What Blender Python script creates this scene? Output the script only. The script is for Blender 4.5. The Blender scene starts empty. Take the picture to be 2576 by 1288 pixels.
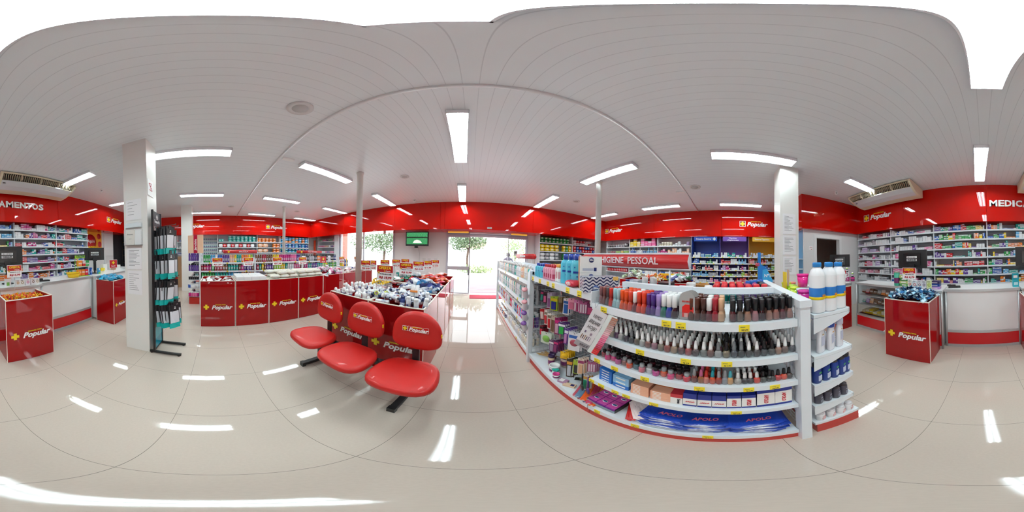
import bpy, math, random
from mathutils import Matrix, Vector
R_ = math.radians
sc = bpy.context.scene
COL = sc.collection
# ---------------------------------------------------------------- camera (360 degree panorama, 1.41 m above the floor)
CAMH = 1.407
def _rot(yaw, pitch, roll):
    return Matrix.Rotation(yaw, 3, 'Z') @ Matrix.Rotation(pitch, 3, 'X') @ Matrix.Rotation(roll, 3, 'Y')
cd = bpy.data.cameras.new('camera'); cam = bpy.data.objects.new('camera', cd); COL.objects.link(cam)
cd.type = 'PANO'; cd.panorama_type = 'EQUIRECTANGULAR'
cd.latitude_min = -math.pi/2; cd.latitude_max = math.pi/2; cd.longitude_min = -math.pi; cd.longitude_max = math.pi
cd.clip_start = 0.02; cd.clip_end = 200
M3 = _rot(-0.2481321, 0.00091508, -0.0279985) @ Matrix(((1, 0, 0), (0, 0, -1), (0, 1, 0)))
cam.matrix_world = Matrix.Translation((0, 0, CAMH)) @ M3.to_4x4()
sc.camera = cam
# ---------------------------------------------------------------- world, exposure
wd = bpy.data.worlds.new('sky'); sc.world = wd; wd.use_nodes = True
bg = wd.node_tree.nodes['Background']; bg.inputs[0].default_value = (0.93, 0.96, 1, 1); bg.inputs[1].default_value = 4.4
sc.view_settings.view_transform = 'Standard'; sc.view_settings.look = 'None'
sc.view_settings.exposure = 0.58; sc.view_settings.gamma = 1.0; sc.view_settings.use_curve_mapping = False
sc.cycles.max_bounces = 8; sc.cycles.glossy_bounces = 4; sc.cycles.transparent_max_bounces = 12
sc.cycles.sample_clamp_indirect = 8; sc.cycles.caustics_reflective = False; sc.cycles.caustics_refractive = False
TUBE = 58.0      # radiance of the fluorescent tubes
# ---------------------------------------------------------------- helpers
def lin(c):
    c /= 255.0
    return c/12.92 if c <= .04045 else ((c+.055)/1.055)**2.4
def hx(h):
    h = h.lstrip('#'); return (lin(int(h[0:2], 16)), lin(int(h[2:4], 16)), lin(int(h[4:6], 16)), 1)
_mats = {}
def mat(h, rough=.45, metal=0, emit=0, alpha=1, trans=0, coat=0, name=None, spec=None):
    k = (h, rough, metal, emit, alpha, trans, coat)
    if k in _mats: return _mats[k]
    m = bpy.data.materials.new(name or 'paint_'+h.lstrip('#')); m.use_nodes = True
    b = m.node_tree.nodes['Principled BSDF']; I = b.inputs
    I['Base Color'].default_value = hx(h); I['Roughness'].default_value = rough; I['Metallic'].default_value = metal
    if emit: I['Emission Color'].default_value = hx(h); I['Emission Strength'].default_value = emit
    if alpha < 1: I['Alpha'].default_value = alpha
    if trans: I['Transmission Weight'].default_value = trans
    if coat: I['Coat Weight'].default_value = coat; I['Coat Roughness'].default_value = .015
    if spec is not None: I['Specular IOR Level'].default_value = spec
    _mats[k] = m; return m
def nodes(m):
    nt = m.node_tree; return nt, nt.nodes, nt.links, nt.nodes['Principled BSDF']
def mnode(nt, op, a, b=None, c=None):
    n = nt.nodes.new('ShaderNodeMath'); n.operation = op
    for i, v in enumerate((a, b, c)):
        if v is None: continue
        if isinstance(v, (int, float)): n.inputs[i].default_value = v
        else: nt.links.new(v, n.inputs[i])
    return n.outputs[0]
def mixc(nt, fac, a, b):
    n = nt.nodes.new('ShaderNodeMix'); n.data_type = 'RGBA'
    for i, v in ((0, fac), (6, a), (7, b)):
        if isinstance(v, (int, float)): n.inputs[i].default_value = v
        elif isinstance(v, tuple): n.inputs[i].default_value = v
        else: nt.links.new(v, n.inputs[i])
    return n.outputs[2]
class MB:
    """collects shapes; build() links them as ONE mesh object"""
    def __init__(s): s.v = []; s.f = []; s.mi = []; s.sm = []; s.mats = []
    def k(s, m):
        if m not in s.mats: s.mats.append(m)
        return s.mats.index(m)
    def face(s, idx, m, smooth=False): s.f.append(tuple(idx)); s.mi.append(s.k(m)); s.sm.append(smooth)
    def box(s, x0, y0, z0, x1, y1, z1, m, M=None, skip=()):
        n = len(s.v); P = [Vector(p) for p in ((x0,y0,z0),(x1,y0,z0),(x1,y1,z0),(x0,y1,z0),(x0,y0,z1),(x1,y0,z1),(x1,y1,z1),(x0,y1,z1))]
        if M: P = [M @ p for p in P]
        s.v += [tuple(p) for p in P]
        F = {'b': (0,3,2,1), 't': (4,5,6,7), 'f': (0,1,5,4), 'k': (2,3,7,6), 'r': (1,2,6,5), 'l': (3,0,4,7)}
        for key, q in F.items():
            if key not in skip: s.face([n+i for i in q], m)
        return s
    def quad(s, pts, m, M=None):
        n = len(s.v); s.v += [tuple(M @ Vector(p)) if M else tuple(p) for p in pts]; s.face(range(n, n+len(pts)), m); return s
    def lathe(s, prof, m, seg=12, c=(0,0,0), sx=1, sy=1, M=None, smooth=True, mats=None, power=2.0):
        """prof: [(r,z)...]; closed at r=0 ends. power>2 makes the section squarer"""
        rings = []
        for r, z in prof:
            if r < 1e-6:
                p = Vector((c[0], c[1], c[2]+z)); p = M @ p if M else p
                s.v.append(tuple(p)); rings.append([len(s.v)-1])
            else:
                ring = []
                for i in range(seg):
                    a = 2*math.pi*(i+.5)/seg; ca, sa = math.cos(a), math.sin(a)
                    q = (abs(ca)**power+abs(sa)**power)**(-1/power) if power != 2 else 1
                    p = Vector((c[0]+r*q*ca*sx, c[1]+r*q*sa*sy, c[2]+z)); p = M @ p if M else p
                    s.v.append(tuple(p)); ring.append(len(s.v)-1)
                rings.append(ring)
        for j in range(len(rings)-1):
            a, b = rings[j], rings[j+1]; mm = mats[j] if mats else m
            for i in range(seg):
                i2 = (i+1) % seg
                if len(a) == 1 and len(b) == 1: continue
                if len(a) == 1: s.face((a[0], b[i2], b[i]), mm, smooth)
                elif len(b) == 1: s.face((a[i], a[i2], b[0]), mm, smooth)
                else: s.face((a[i], a[i2], b[i2], b[i]), mm, smooth)
        return s
    def bar(s, p, q, r, m, seg=6, ry=None):
        """round bar from p to q (or rectangular with seg=4)"""
        p, q = Vector(p), Vector(q); d = q-p; L = d.length
        if L < 1e-6: return s
        M = Matrix.Translation(p) @ d.to_track_quat('Z', 'Y').to_matrix().to_4x4()
        return s.lathe([(0,0),(r,0),(r,L),(0,L)], m, seg, M=M, smooth=seg > 5)
    def tube(s, pts, r, m, seg=6):
        for a, b in zip(pts, pts[1:]): s.bar(a, b, r, m, seg)
        return s
    def prism(s, poly, y0, y1, m, M=None, axis='y'):
        """extrude a polygon given in (x,z) along y (axis y), in (y,z) along x, or in (x,y) along z"""
        f = {'y': lambda a, b, t: (a, t, b), 'x': lambda a, b, t: (t, a, b), 'z': lambda a, b, t: (a, b, t)}[axis]
        n = len(s.v); k = len(poly)
        P = [f(a, b, y0) for a, b in poly]+[f(a, b, y1) for a, b in poly]
        s.v += [tuple(M @ Vector(p)) if M else p for p in P]
        fl = axis == 'y'
        A = list(range(n, n+k)); B = list(range(n+k, n+2*k))
        s.face(A if fl else A[::-1], m); s.face(B[::-1] if fl else B, m)
        for i in range(k):
            j = (i+1) % k; q = (A[i], B[i], B[j], A[j])
            s.face(q if fl else q[::-1], m)
        return s
    def add(s, me, M=None, mats=None):
        n = len(s.v); s.v += [tuple(M @ v.co) if M else tuple(v.co) for v in me.vertices]
        for p in me.polygons: s.face([n+i for i in p.vertices], (mats or me.materials)[p.material_index] if (mats or me.materials) else None, p.use_smooth)
        return s
    def mesh(s, name):
        me = bpy.data.meshes.new(name); me.from_pydata(s.v, [], s.f); me.update()
        for m in s.mats: me.materials.append(m)
        me.polygons.foreach_set('material_index', s.mi); me.polygons.foreach_set('use_smooth', s.sm)
        me.update(); return me
    def build(s, name, parent=None, **k): return ob(name, s.mesh(name), parent, **k)
def ob(name, me, parent=None, loc=(0,0,0), rz=0, rot=None, scale=None, label=None, cat=None, group=None, kind=None, color=None, M=None):
    o = bpy.data.objects.new(name, me); COL.objects.link(o)
    if parent: o.parent = parent
    if M is not None: o.matrix_basis = M
    else:
        o.location = loc; o.rotation_euler = rot if rot else (0, 0, rz)
        if scale: o.scale = scale
    tag(o, label, cat, group, kind)
    if color: o.color = hx(color) if isinstance(color, str) else color
    return o
def tag(o, label=None, cat=None, group=None, kind=None):
    if label: o['label'] = label
    if cat: o['category'] = cat
    if group: o['group'] = group
    if kind: o['kind'] = kind
    return o
def thing(name, label, cat, loc=(0,0,0), rz=0, group=None): return ob(name, None, None, loc, rz, label=label, cat=cat, group=group)
def kids(o): return [c for c in COL.objects if c.parent == o]
def clone(o, ch, loc=None, rz=None, label=None, group=None, M=None):
    """copy a thing o and the parts in ch [(part, [sub-parts])...]"""
    r = o.copy(); COL.objects.link(r)
    if M is not None: r.matrix_basis = M
    if loc is not None: r.location = loc
    if rz is not None: r.rotation_euler = (0, 0, rz)
    if label: r['label'] = label
    if group: r['group'] = group
    for c, subs in ch:
        c2 = c.copy(); COL.objects.link(c2); c2.parent = r
        for s_ in subs: s2 = s_.copy(); COL.objects.link(s2); s2.parent = c2
    return r
# frame: local x to the viewer's right, local y away from the viewer, so a front faces local -y
class F:
    def __init__(s, x, y, rz): s.x = x; s.y = y; s.rz = R_(rz); s.c = math.cos(s.rz); s.s = math.sin(s.rz)
    def p(s, x, y, z=0): return (s.x+x*s.c-y*s.s, s.y+x*s.s+y*s.c, z)
_txt = {}
def text(st, size=.1, bold=0.0, shear=0, ext=.002, sp=1.0):
    """mesh of lettering centred on the origin, x right, z up, facing -y; returns (mesh, width)"""
    k = (st, size, bold, shear, ext, sp)
    if k in _txt: return _txt[k]
    cu = bpy.data.curves.new('lettering', 'FONT'); cu.body = st; cu.size = size; cu.shear = shear; cu.offset = bold*size
    cu.extrude = ext; cu.resolution_u = 2; cu.align_x = 'CENTER'; cu.align_y = 'CENTER'; cu.space_character = sp
    o = bpy.data.objects.new('t', cu); COL.objects.link(o)
    bpy.context.view_layer.update(); dg = bpy.context.evaluated_depsgraph_get()
    me = bpy.data.meshes.new_from_object(o.evaluated_get(dg)); bpy.data.objects.remove(o)
    me.transform(Matrix.Rotation(math.pi/2, 4, 'X'))
    xs = [v.co.x for v in me.vertices] or [0]
    _txt[k] = (me, max(xs)-min(xs)); return _txt[k]
def addtext(mb, st, m, x, y, z, size, bold=0, shear=0, w=None, M=None, sp=1.0, ext=.0015):
    me, tw = text(st, size, bold, shear, ext, sp)
    sx = (w/tw) if (w and tw > 0) else 1
    T = Matrix.Translation((x, y, z)) @ Matrix.Diagonal((sx, 1, 1, 1))
    if M: T = M @ T
    n = len(mb.v); mb.v += [tuple(T @ v.co) for v in me.vertices]
    for p in me.polygons: mb.face([n+i for i in p.vertices], m)
def plus_poly(cx, cz, a, b=.36):
    b = a*b
    return [(cx-b,cz-a),(cx+b,cz-a),(cx+b,cz-b),(cx+a,cz-b),(cx+a,cz+b),(cx+b,cz+b),(cx+b,cz+a),(cx-b,cz+a),(cx-b,cz+b),(cx-a,cz+b),(cx-a,cz-b),(cx-b,cz-b)]
# colours
WHITE = mat('#EDEDEE', .35, name='white_paint'); SHELFW = mat('#E4E9EE', .3, name='white_enamel'); BLACK = mat('#141416', .4, name='black_plastic')
RED = mat('#C80F06', .5, coat=.9, name='red_acrylic', spec=0); BINRED = mat('#9E0D11', .5, coat=.9, name='red_laminate', spec=0); YEL = mat('#F2D21A', .4)
CHROME = mat('#C9CCD0', .2, metal=1, name='chrome'); ALU = mat('#C7CACC', .35, metal=.6, name='aluminium'); GREY = mat('#8A8F94', .5)
PURE = mat('#F7F7F7', .5, name='sign_white'); EDGE = mat('#F3E9DC', .5, name='panel_edge')
# ---------------------------------------------------------------- materials of the shell
floor_m = bpy.data.materials.new('porcelain_tile'); floor_m.use_nodes = True
nt, N, L, B = nodes(floor_m)
tc = N.new('ShaderNodeTexCoord'); sp = N.new('ShaderNodeSeparateXYZ'); L.new(tc.outputs['Object'], sp.inputs[0])
def grout(out, org, step):
    v = mnode(nt, 'SUBTRACT', out, org); v = mnode(nt, 'DIVIDE', v, step); v = mnode(nt, 'FRACT', v)
    v = mnode(nt, 'SUBTRACT', v, .5); v = mnode(nt, 'ABSOLUTE', v); return mnode(nt, 'GREATER_THAN', v, .5-.0021)
gx = grout(sp.outputs[0], -.2846, .5998); gy = grout(sp.outputs[1], -.2378, .6053)
g = mnode(nt, 'MAXIMUM', gx, gy)
nz = N.new('ShaderNodeTexNoise'); nz.inputs['Scale'].default_value = 90; nz.inputs['Detail'].default_value = 3; L.new(tc.outputs['Object'], nz.inputs['Vector'])
nz2 = N.new('ShaderNodeTexNoise'); nz2.inputs['Scale'].default_value = 1.3; L.new(tc.outputs['Object'], nz2.inputs['Vector'])
f1 = mixc(nt, nz.outputs[0], hx('#CABCAF'), hx('#D7C9BC')); f2 = mixc(nt, mnode(nt, 'MULTIPLY', nz2.outputs[0], .35), f1, hx('#BBADA2'))
L.new(mixc(nt, g, f2, hx('#6E675C')), B.inputs['Base Color'])
L.new(mnode(nt, 'ADD', mnode(nt, 'MULTIPLY', g, .5), .045), B.inputs['Roughness']); B.inputs['Specular IOR Level'].default_value = .55
ceil_m = bpy.data.materials.new('pvc_board'); ceil_m.use_nodes = True
nt, N, L, B = nodes(ceil_m)
tc = N.new('ShaderNodeTexCoord'); sp = N.new('ShaderNodeSeparateXYZ'); L.new(tc.outputs['Object'], sp.inputs[0])
v = mnode(nt, 'FRACT', mnode(nt, 'DIVIDE', sp.outputs[0], .1)); v = mnode(nt, 'ABSOLUTE', mnode(nt, 'SUBTRACT', v, .5)); v = mnode(nt, 'GREATER_THAN', v, .478)
L.new(mixc(nt, v, hx('#F0F5F9'), hx('#DBE0E5')), B.inputs['Base Color']); B.inputs['Roughness'].default_value = .33
wall_m = mat('#E6E5E6', .5, name='wall_paint')
# ---------------------------------------------------------------- structure
XL, XR, YF, YB = -8.0, 5.8, 5.75, -4.1; CZ = 3.10; FZ = 2.20
def st(name, mb, **k): return mb.build(name, kind='structure', **k)
st('floor', MB().box(XL-.2, YB-1.6, -.1, XR+.2, YF+.08, 0, floor_m))
st('ceiling', MB().box(XL-.2, YB-1.6, CZ, XR+.2, YF+.2, CZ+.1, ceil_m))
st('wall_left', MB().box(XL-.15, YB-.2, 0, XL, YF+.15, CZ, wall_m))
st('wall_right', MB().box(XR, YB, 0, XR+.15, YF+.15, CZ, wall_m))
w = MB()      # front wall: window from x -5.98 to -2.95, door from x -.90 to 2.05
w.box(XL, YF, 0, -5.98, YF+.15, CZ, wall_m).box(-5.98, YF, 2.34, -2.95, YF+.15, CZ, wall_m).box(-5.98, YF, 0, -2.95, YF+.15, .12, wall_m)
w.box(-2.95, YF, 0, -.90, YF+.15, CZ, wall_m).box(-.90, YF, 2.32, 2.05, YF+.15, CZ, wall_m).box(2.05, YF, 0, XR, YF+.15, CZ, wall_m)
st('wall_front', w)
w = MB(); w.box(-5.66, YB-.12, 0, 3.9, YB, CZ, wall_m)          # back wall
w.box(-6.3, YB-.12, 0, -5.66, YB+.05, CZ, mat('#17171B', .4))
w.box(XL, YB-.12, 0, -6.3, YB, CZ, wall_m)
st('wall_back', w)
# alcove on the right: wall at x 3.9 with an open doorway into a dim room
w = MB(); ax = 3.62
w.box(ax, -2.14, 0, ax+.12, -1.93, FZ, wall_m).box(ax, -3.02, 0, ax+.12, -4.1, FZ, wall_m).box(ax, -3.02, 2.08, ax+.12, -2.14, FZ, wall_m)
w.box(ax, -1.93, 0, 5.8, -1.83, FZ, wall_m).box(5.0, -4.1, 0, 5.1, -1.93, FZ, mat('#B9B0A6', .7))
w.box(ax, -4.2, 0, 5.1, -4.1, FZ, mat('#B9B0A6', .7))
st('wall_alcove', w)
fr = MB()
for a, b in ((-2.20, -2.12), (-3.04, -2.96)): fr.box(ax-.02, a, 0, ax+.13, b, 1.99, WHITE)
fr.box(ax-.02, -3.04, 1.99, ax+.13, -2.12, 2.079, WHITE)
st('door_2', fr)
# red fascia panels with thin seams
def fascia(name, boxes):
    m = MB()
    for b in boxes: m.box(*b, RED)
    st(name, m)
g = .0025
fascia('trim_1', [(XL, -3.575+.01, FZ, -7.56, y1, CZ) if i < 0 else (XL, y0+g, FZ, -7.56, y1-g, CZ) for i, (y0, y1) in enumerate(((-3.57, -1.2), (-1.2, 1.2), (1.2, 3.6), (3.6, YF)))])
fascia('trim_2', [(x0+g, 5.0, FZ, x1-g, YF, CZ) for x0, x1 in ((-7.56, -5.0), (-5.0, -2.6), (-2.6, -1.0), (-1.0, -.86), (-.86, 1.95), (1.95, 5.32))])
fascia('trim_3', [(5.32, y0+g, FZ, XR, y1-g, CZ) for y0, y1 in ((-1.72, .2), (.2, 2.6), (2.6, YF))])
fascia('trim_4', [(3.5, -4.1, FZ, XR, -1.72, CZ)])
fascia('trim_5', [(x0+g, YB-.0, FZ, x1-g, -3.57, CZ) for x0, x1 in ((XL, -5.0), (-5.0, -2.5), (-2.5, -.095), (-.095, 1.9), (1.9, 3.5))])
h = MB(); h.lathe([(0,0),(.022,0),(.022,13.2),(0,13.2)], mat('#E2E2E4', .4), 10, M=Matrix.Translation((-7.55, .99, CZ)) @ Matrix.Rotation(math.pi/2, 4, 'Y'))
st('trim_6', h)
# pillars and posts
def pillar(x0, y0, x1, y1, label, face=None):
    t = thing('square_pillar', label, 'pillar', ((x0+x1)/2, (y0+y1)/2, 0)); w_, d_ = (x1-x0)/2, (y1-y0)/2
    MB().box(-w_, -d_, 0, w_, d_, CZ, mat('#ECEAE6', .3, name='pillar_paint')).build('shaft', t)
    return t
pl = pillar(-2.16, -1.147, -1.84, -.81, 'white square pillar with notices, beside the black hanging rack')
pr = pillar(2.42, -1.13, 2.74, -.81, 'white square pillar behind the white bleach bottles')
pf = pillar(-6.0, -1.2, -5.66, -.82, 'white square pillar beyond the hanging rack, beside brown cartons')
for x, y, r, lb in ((-2.04, 2.46, .062, 'white round post rising behind the heap of deodorants'), (2.31, 2.37, .06, 'white round post behind the tissue boxes on the gondola'), (-5.5, 2.45, .055, 'white round post in front of the nappy shelves')):
    MB().lathe([(0,0),(r,0),(r,CZ-.03),(r+.012,CZ-.03),(r+.012,CZ),(0,CZ)], mat('#ECEAE6', .3), 20).build('round_post', loc=(x, y, 0), label=lb, cat='post')
# ---------------------------------------------------------------- front door and window
def glass_pane(mb, x0, z0, x1, z1, y, m): mb.box(x0, y-.004, z0, x1, y+.004, z1, m)
gm = bpy.data.materials.new('clear_glass'); gm.use_nodes = True
nt, N, L, B = nodes(gm); lp = N.new('ShaderNodeBsdfTransparent'); gl = N.new('ShaderNodeBsdfGlossy'); mx = N.new('ShaderNodeMixShader'); fz = N.new('ShaderNodeFresnel')
fz.inputs[0].default_value = 1.3; gl.inputs['Roughness'].default_value = .0; lp.inputs[0].default_value = (.94, .97, .97, 1)
L.new(fz.outputs[0], mx.inputs[0]); L.new(lp.outputs[0], mx.inputs[1]); L.new(gl.outputs[0], mx.inputs[2]); L.new(mx.outputs[0], N['Material Output'].inputs[0])
GLASS = gm
ALW = mat('#C9C8D2', .4, name='door_frame_paint')
y = YF-.04
d = MB(); d.box(-.90, y, 0, -.84, y+.07, 2.13, ALW).box(1.99, y, 0, 2.05, y+.07, 2.13, ALW).box(-.84, y+.001, 2.05, 1.99, y+.07, 2.13, ALW).box(-.90, y+.03, 2.13, 2.05, y+.07, 2.32, ALW)
st('door_1', d)
def sash(x0, x1, label, yy):
    t = thing('glass_door_leaf', label, 'glass door', ((x0+x1)/2, yy, 0)); w_ = (x1-x0)/2
    m = MB(); m.box(-w_, -.015, .02, w_, .015, .06, ALW).box(-w_, -.015, 2.02, w_, .015, 2.05, ALW).box(w_-.03, -.015, .06, w_, .015, 2.02, mat('#85838C', .4)).box(-w_, -.015, .06, -w_+.02, .015, 2.02, ALW)
    m.build('leaf_frame', t); p = MB(); glass_pane(p, -w_+.02, .06, w_-.03, 2.02, 0, GLASS); p.build('pane', t)
    return t
t = sash(-.84, -.06, 'fixed glass door panel with a grey push band, nearest the television', YF-.07)
MB().box(-.38, -.02, .88, .36, .02, 1.0, mat('#B9B6BE', .4)).build('push_band', t); MB().box(.325, -.045, .7, .36, -.015, .9, GREY).build('lock', t)
t = sash(1.28, 1.97, 'sliding glass door panel partly behind the tall bottle shelves', YF-.07)
q = MB().box(-.12, -.012, 1.42, .0, -.004, 1.6, mat('#D8D8D8', .5)).box(-.1, -.014, 1.5, -.02, -.012, 1.57, mat('#77787C', .5)); q.build('notice', t)
# header above the door: two amber light boxes and an air curtain
for x0, x1, lb in ((-.86, -.10, 'amber light box above the fixed door panel'), (1.36, 2.0, 'amber light box above the far end of the door')):
    t = thing('light_box', lb, 'light box', ((x0+x1)/2, YF-.1, 2.15)); w_ = (x1-x0)/2
    MB().box(-w_, 0, 0, w_, .09, .15, ALW).build('frame', t); MB().box(-w_+.02, -.006, .02, w_-.02, 0, .13, mat('#F5C34B', .5, emit=.4)).build('diffuser', t)
t = thing('air_curtain', 'long white air curtain above the entrance', 'air curtain', (.63, YF-.2, 2.15))
MB().box(-.71, 0, 0, .71, .19, .16, mat('#D9D9DE', .4)).build('casing', t)
for i in range(5): MB().box(-.66+i*.265, -.006, .05, -.66+i*.265+.245, 0, .135, mat('#3B3A48', .5)).build('grille', t)
t = thing('exit_sign', 'small white plate reading exit in Portuguese on the red fascia above the door', 'sign', (.53, 4.995, 2.235))
MB().box(-.07, -.006, 0, .07, 0, .05, PURE).build('plate', t); q = MB(); addtext(q, 'SAÍDA', mat('#222222', .5), 0, -.008, .025, .045, .02); q.build('lettering', t)
# window
w = MB()
for x0, x1 in ((-5.98, -5.93), (-4.5, -4.45), (-3.0, -2.95)): w.box(x0, y, .12, x1, y+.06, 2.34, ALW)
w.box(-5.98, y, .12, -2.95, y+.06, .18, ALW).box(-5.98, y, 2.29, -2.95, y+.06, 2.34, ALW)
glass_pane(w, -5.93, .18, -2.95, 2.29, y+.03, GLASS)
st('window_1', w)
# ---------------------------------------------------------------- outside
PAVE = mat('#DAD6CE', .8, name='pavement')
st('ground', MB().box(-14, YF+.08, -.12, 16, 22, -.02, PAVE))
MB().box(-6, YF+.1, -.02, 5, YF+3.4, -.016, mat('#8E979C', .6, name='shaded_porch_paving')).build('porch_floor', label='paved strip of the porch just outside the entrance, roof shade painted into its grey', cat='paving')  # darker grey stands in for the shade of the porch roof
r_ = MB().box(-.05, YF+.1, -.016, 2.2, YF+3.2, -.014, mat('#A8989E', .8))
for i in range(11): r_.box(-.05, YF+.35+i*.26, -.014, 2.2, YF+.35+i*.26+.1, -.010, mat('#7E5C66', .8))  # striped pergola shadow, painted on the ramp as dark bars
tag(r_.build('entrance_ramp'), 'pinkish entrance ramp outside the door, with painted stripes of shadow', 'ramp')
LEAF = mat('#66785A', .6, name='leaf_green'); LEAF2 = mat('#94A678', .6, name='leaf_pale'); BARK = mat('#5A463C', .8)
def leaves(mb, c, rad, n, m, rnd, s=.16):
    for i in range(n):
        d = Vector((rnd.gauss(0,1), rnd.gauss(0,1), rnd.gauss(0,1))).normalized()*rnd.random()**.4
        p = Vector(c)+Vector((d.x*rad[0], d.y*rad[1], d.z*rad[2]))
        a = Vector((rnd.uniform(-1,1), rnd.uniform(-1,1), rnd.uniform(-1,1)))*s; b = Vector((rnd.uniform(-1,1), rnd.uniform(-1,1), rnd.uniform(-1,1)))*s*.5
        mb.quad([p, p+a*.5+b, p+a, p+a*.5-b], m)
rnd = random.Random(4)
t = thing('street_tree', 'leafy street tree seen through the glass entrance', 'tree', (-.35, 14, 0))
MB().tube([(0,0,0),(-.02,0,1.2),(.08,0,2.0)], .1, BARK, 8).tube([(.05,0,1.9),(-.6,0,2.6)], .05, BARK).tube([(.05,0,1.9),(.6,.1,2.7)], .05, BARK).build('trunk', t)
m = MB(); leaves(m, (-.6,0,2.55), (1.1,1,.85), 1500, LEAF, rnd); leaves(m, (.7,0,2.75), (.95,.9,.9), 1300, LEAF, rnd); m.build('crown', t)
t = thing('street_tree', 'pale shrubby tree at the far end of the entrance view', 'tree', (4.3, 16, 0))
MB().tube([(0,0,0),(.1,0,1.5)], .07, BARK).build('trunk', t); m = MB(); leaves(m, (0,0,2.2), (1.4,1,1.3), 1400, LEAF2, rnd); m.build('crown', t)
t = thing('street_tree', 'broad tree seen through the shop window', 'tree', (-7.2, 12, 0))
MB().tube([(0,0,0),(.1,0,1.7)], .12, BARK).build('trunk', t); m = MB(); leaves(m, (0,0,2.5), (2.3,1.2,1.2), 2600, LEAF, rnd); leaves(m, (-2.6,0,2.6), (1.0,1,1.0), 500, LEAF, rnd); m.build('crown', t)
m = MB(); leaves(m, (0,0,.25), (1.6,.5,.35), 600, LEAF2, rnd); m.build('hedge', loc=(.4, 13.2, 0), label='low bright hedge below the street tree', cat='hedge')
t = thing('house', 'pale house with a low tiled roof across the street', 'house', (1.4, 20, 0))
MB().box(-2.6, 0, 0, 2.6, 2, 2.3, mat('#E9E2DA', .8)).build('wall', t); MB().prism([(-2.9,2.3),(2.9,2.3),(0,3.1)], -.2, 2.2, mat('#C7A08C', .8)).build('roof', t)
MB().box(-1.4, -.03, .8, -.6, 0, 1.7, mat('#AFA9A4', .5)).build('window', t)
t = thing('brick_wall', 'red brick wall outside at the edge of the shop window', 'wall', (-7.9, 7.2, 0))
MB().box(-.6, 0, 0, .75, .3, 2.6, mat('#B5685A', .8)).build('brickwork', t)
for i in range(8): MB().box(-.62, -.02, .3+i*.3, .77, 0, .31+i*.3, mat('#D8B0A6', .8)).build('mortar_course', t)
t = thing('street_notice', 'grey square notice on a thin pole outside the entrance', 'sign', (2.07, 7.2, 0))
MB().bar((0,0,-.02),(0,0,1.45),.012, GREY).build('pole', t); MB().box(-.1, -.02, 1.42, .1, 0, 1.72, mat('#B4B4B8', .5)).build('board', t)
# ---------------------------------------------------------------- ceiling lamps
TU = bpy.data.materials.new('lit_tube'); TU.use_nodes = True
nt, N, L, B = nodes(TU); B.inputs['Base Color'].default_value = (1,1,1,1); B.inputs['Emission Color'].default_value = (.84,1.0,1.0,1); B.inputs['Emission Strength'].default_value = TUBE
TRAY = mat('#F2F3F8', .25, name='lamp_tray'); REFL = mat('#E8EAF0', .12, metal=.85, name='lamp_reflector')
def lamp(x, y, label, rz):
    t = thing('fluorescent_lamp', label, 'ceiling lamp', (x, y, CZ), rz, 'twin tube ceiling lamps')
    m = MB(); w_, l_, d_ = .1, .61, .062
    m.box(-w_, -l_, -d_, -w_+.006, l_, 0, TRAY).box(w_-.006, -l_, -d_, w_, l_, 0, TRAY).box(-w_, -l_, -d_, w_, -l_+.012, 0, TRAY).box(-w_, l_-.012, -d_, w_, l_, 0, TRAY)
    m.box(-w_, -l_, -.006, w_, l_, 0, TRAY)
    m.build('housing', t)
    for s_ in (-1, 1):
        MB().bar((s_*.045, -.585, -.034), (s_*.045, .585, -.034), .0135, TU, 10).build('tube', t)
    r = MB()
    r.quad([(-.093,-.59,-.06),(-.07,-.59,-.012),(-.07,.59,-.012),(-.093,.59,-.06)], REFL).quad([(.093,.59,-.06),(.07,.59,-.012),(.07,-.59,-.012),(.093,-.59,-.06)], REFL)
    r.prism([(-.02,-.01),(0,-.05),(.02,-.01)], -.59, .59, REFL)
    r.build('reflector', t)
    lv = MB()
    for i in range(17): lv.box(-.093, -.56+i*.07, -.06, .093, -.5585+i*.07, -.048, REFL)
    lv.build('louvre', t)
    return t
SL = R_(2.4)
cols = ((-6.78, 'above the left-hand wall shelves'), (-4.55, 'above the hair care gondola'), (-2.36, 'over the red seats'), (-.105, 'in the row leading to the door'), (2.19, 'over the nail polish gondola'), (4.60, 'above the right-hand wall shelves'))
rows = ((-2.68, 'nearest the medicine counter'), (-.37, 'level with the square pillars'), (2.0, 'beyond the ceiling joint strip'), (4.25, 'nearest the front fascia'))
for cx, cl in cols:
    for ry, rl in rows:
        if (cx > 4 and ry < -2) or (cx < -6 and ry < -2): continue
        if cx == -.105: ry = {-2.68: -2.66, -.37: -.375, 2.0: 1.97, 4.25: 4.22}[ry]
        lamp(cx-.043*ry, ry, f'ceiling lamp {cl}, {rl}', SL)
# speakers, sensors, cameras on the ceiling
for x, y, r, lb in ((-1.22, .68, .115, 'round white ceiling speaker above the red seats'), (-1.36, 3.03, .09, 'round white ceiling speaker beyond the joint strip above the heap of deodorants'), (3.43, .71, .12, 'round white ceiling speaker over the right-hand aisle'), (2.76, 3.76, .1, 'round white ceiling speaker in front of the nappy corner'), (-5.92, .58, .12, 'round white ceiling speaker over the left-hand aisle'), (-5.9, 3.2, .11, 'round white ceiling speaker near the left-hand front corner')):
    t = thing('ceiling_speaker', lb, 'speaker', (x, y, CZ), 0, 'round ceiling speakers')
    MB().lathe([(0,-.012),(r*.62,-.012),(r*.66,-.016),(r,-.012),(r,0),(0,0)], mat('#E0E0E0', .5), 28).build('rim', t)
    MB().lathe([(0,-.016),(r*.6,-.014),(r*.6,-.01),(0,-.01)], mat('#C9C9C9', .6), 28).build('grille', t)
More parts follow.
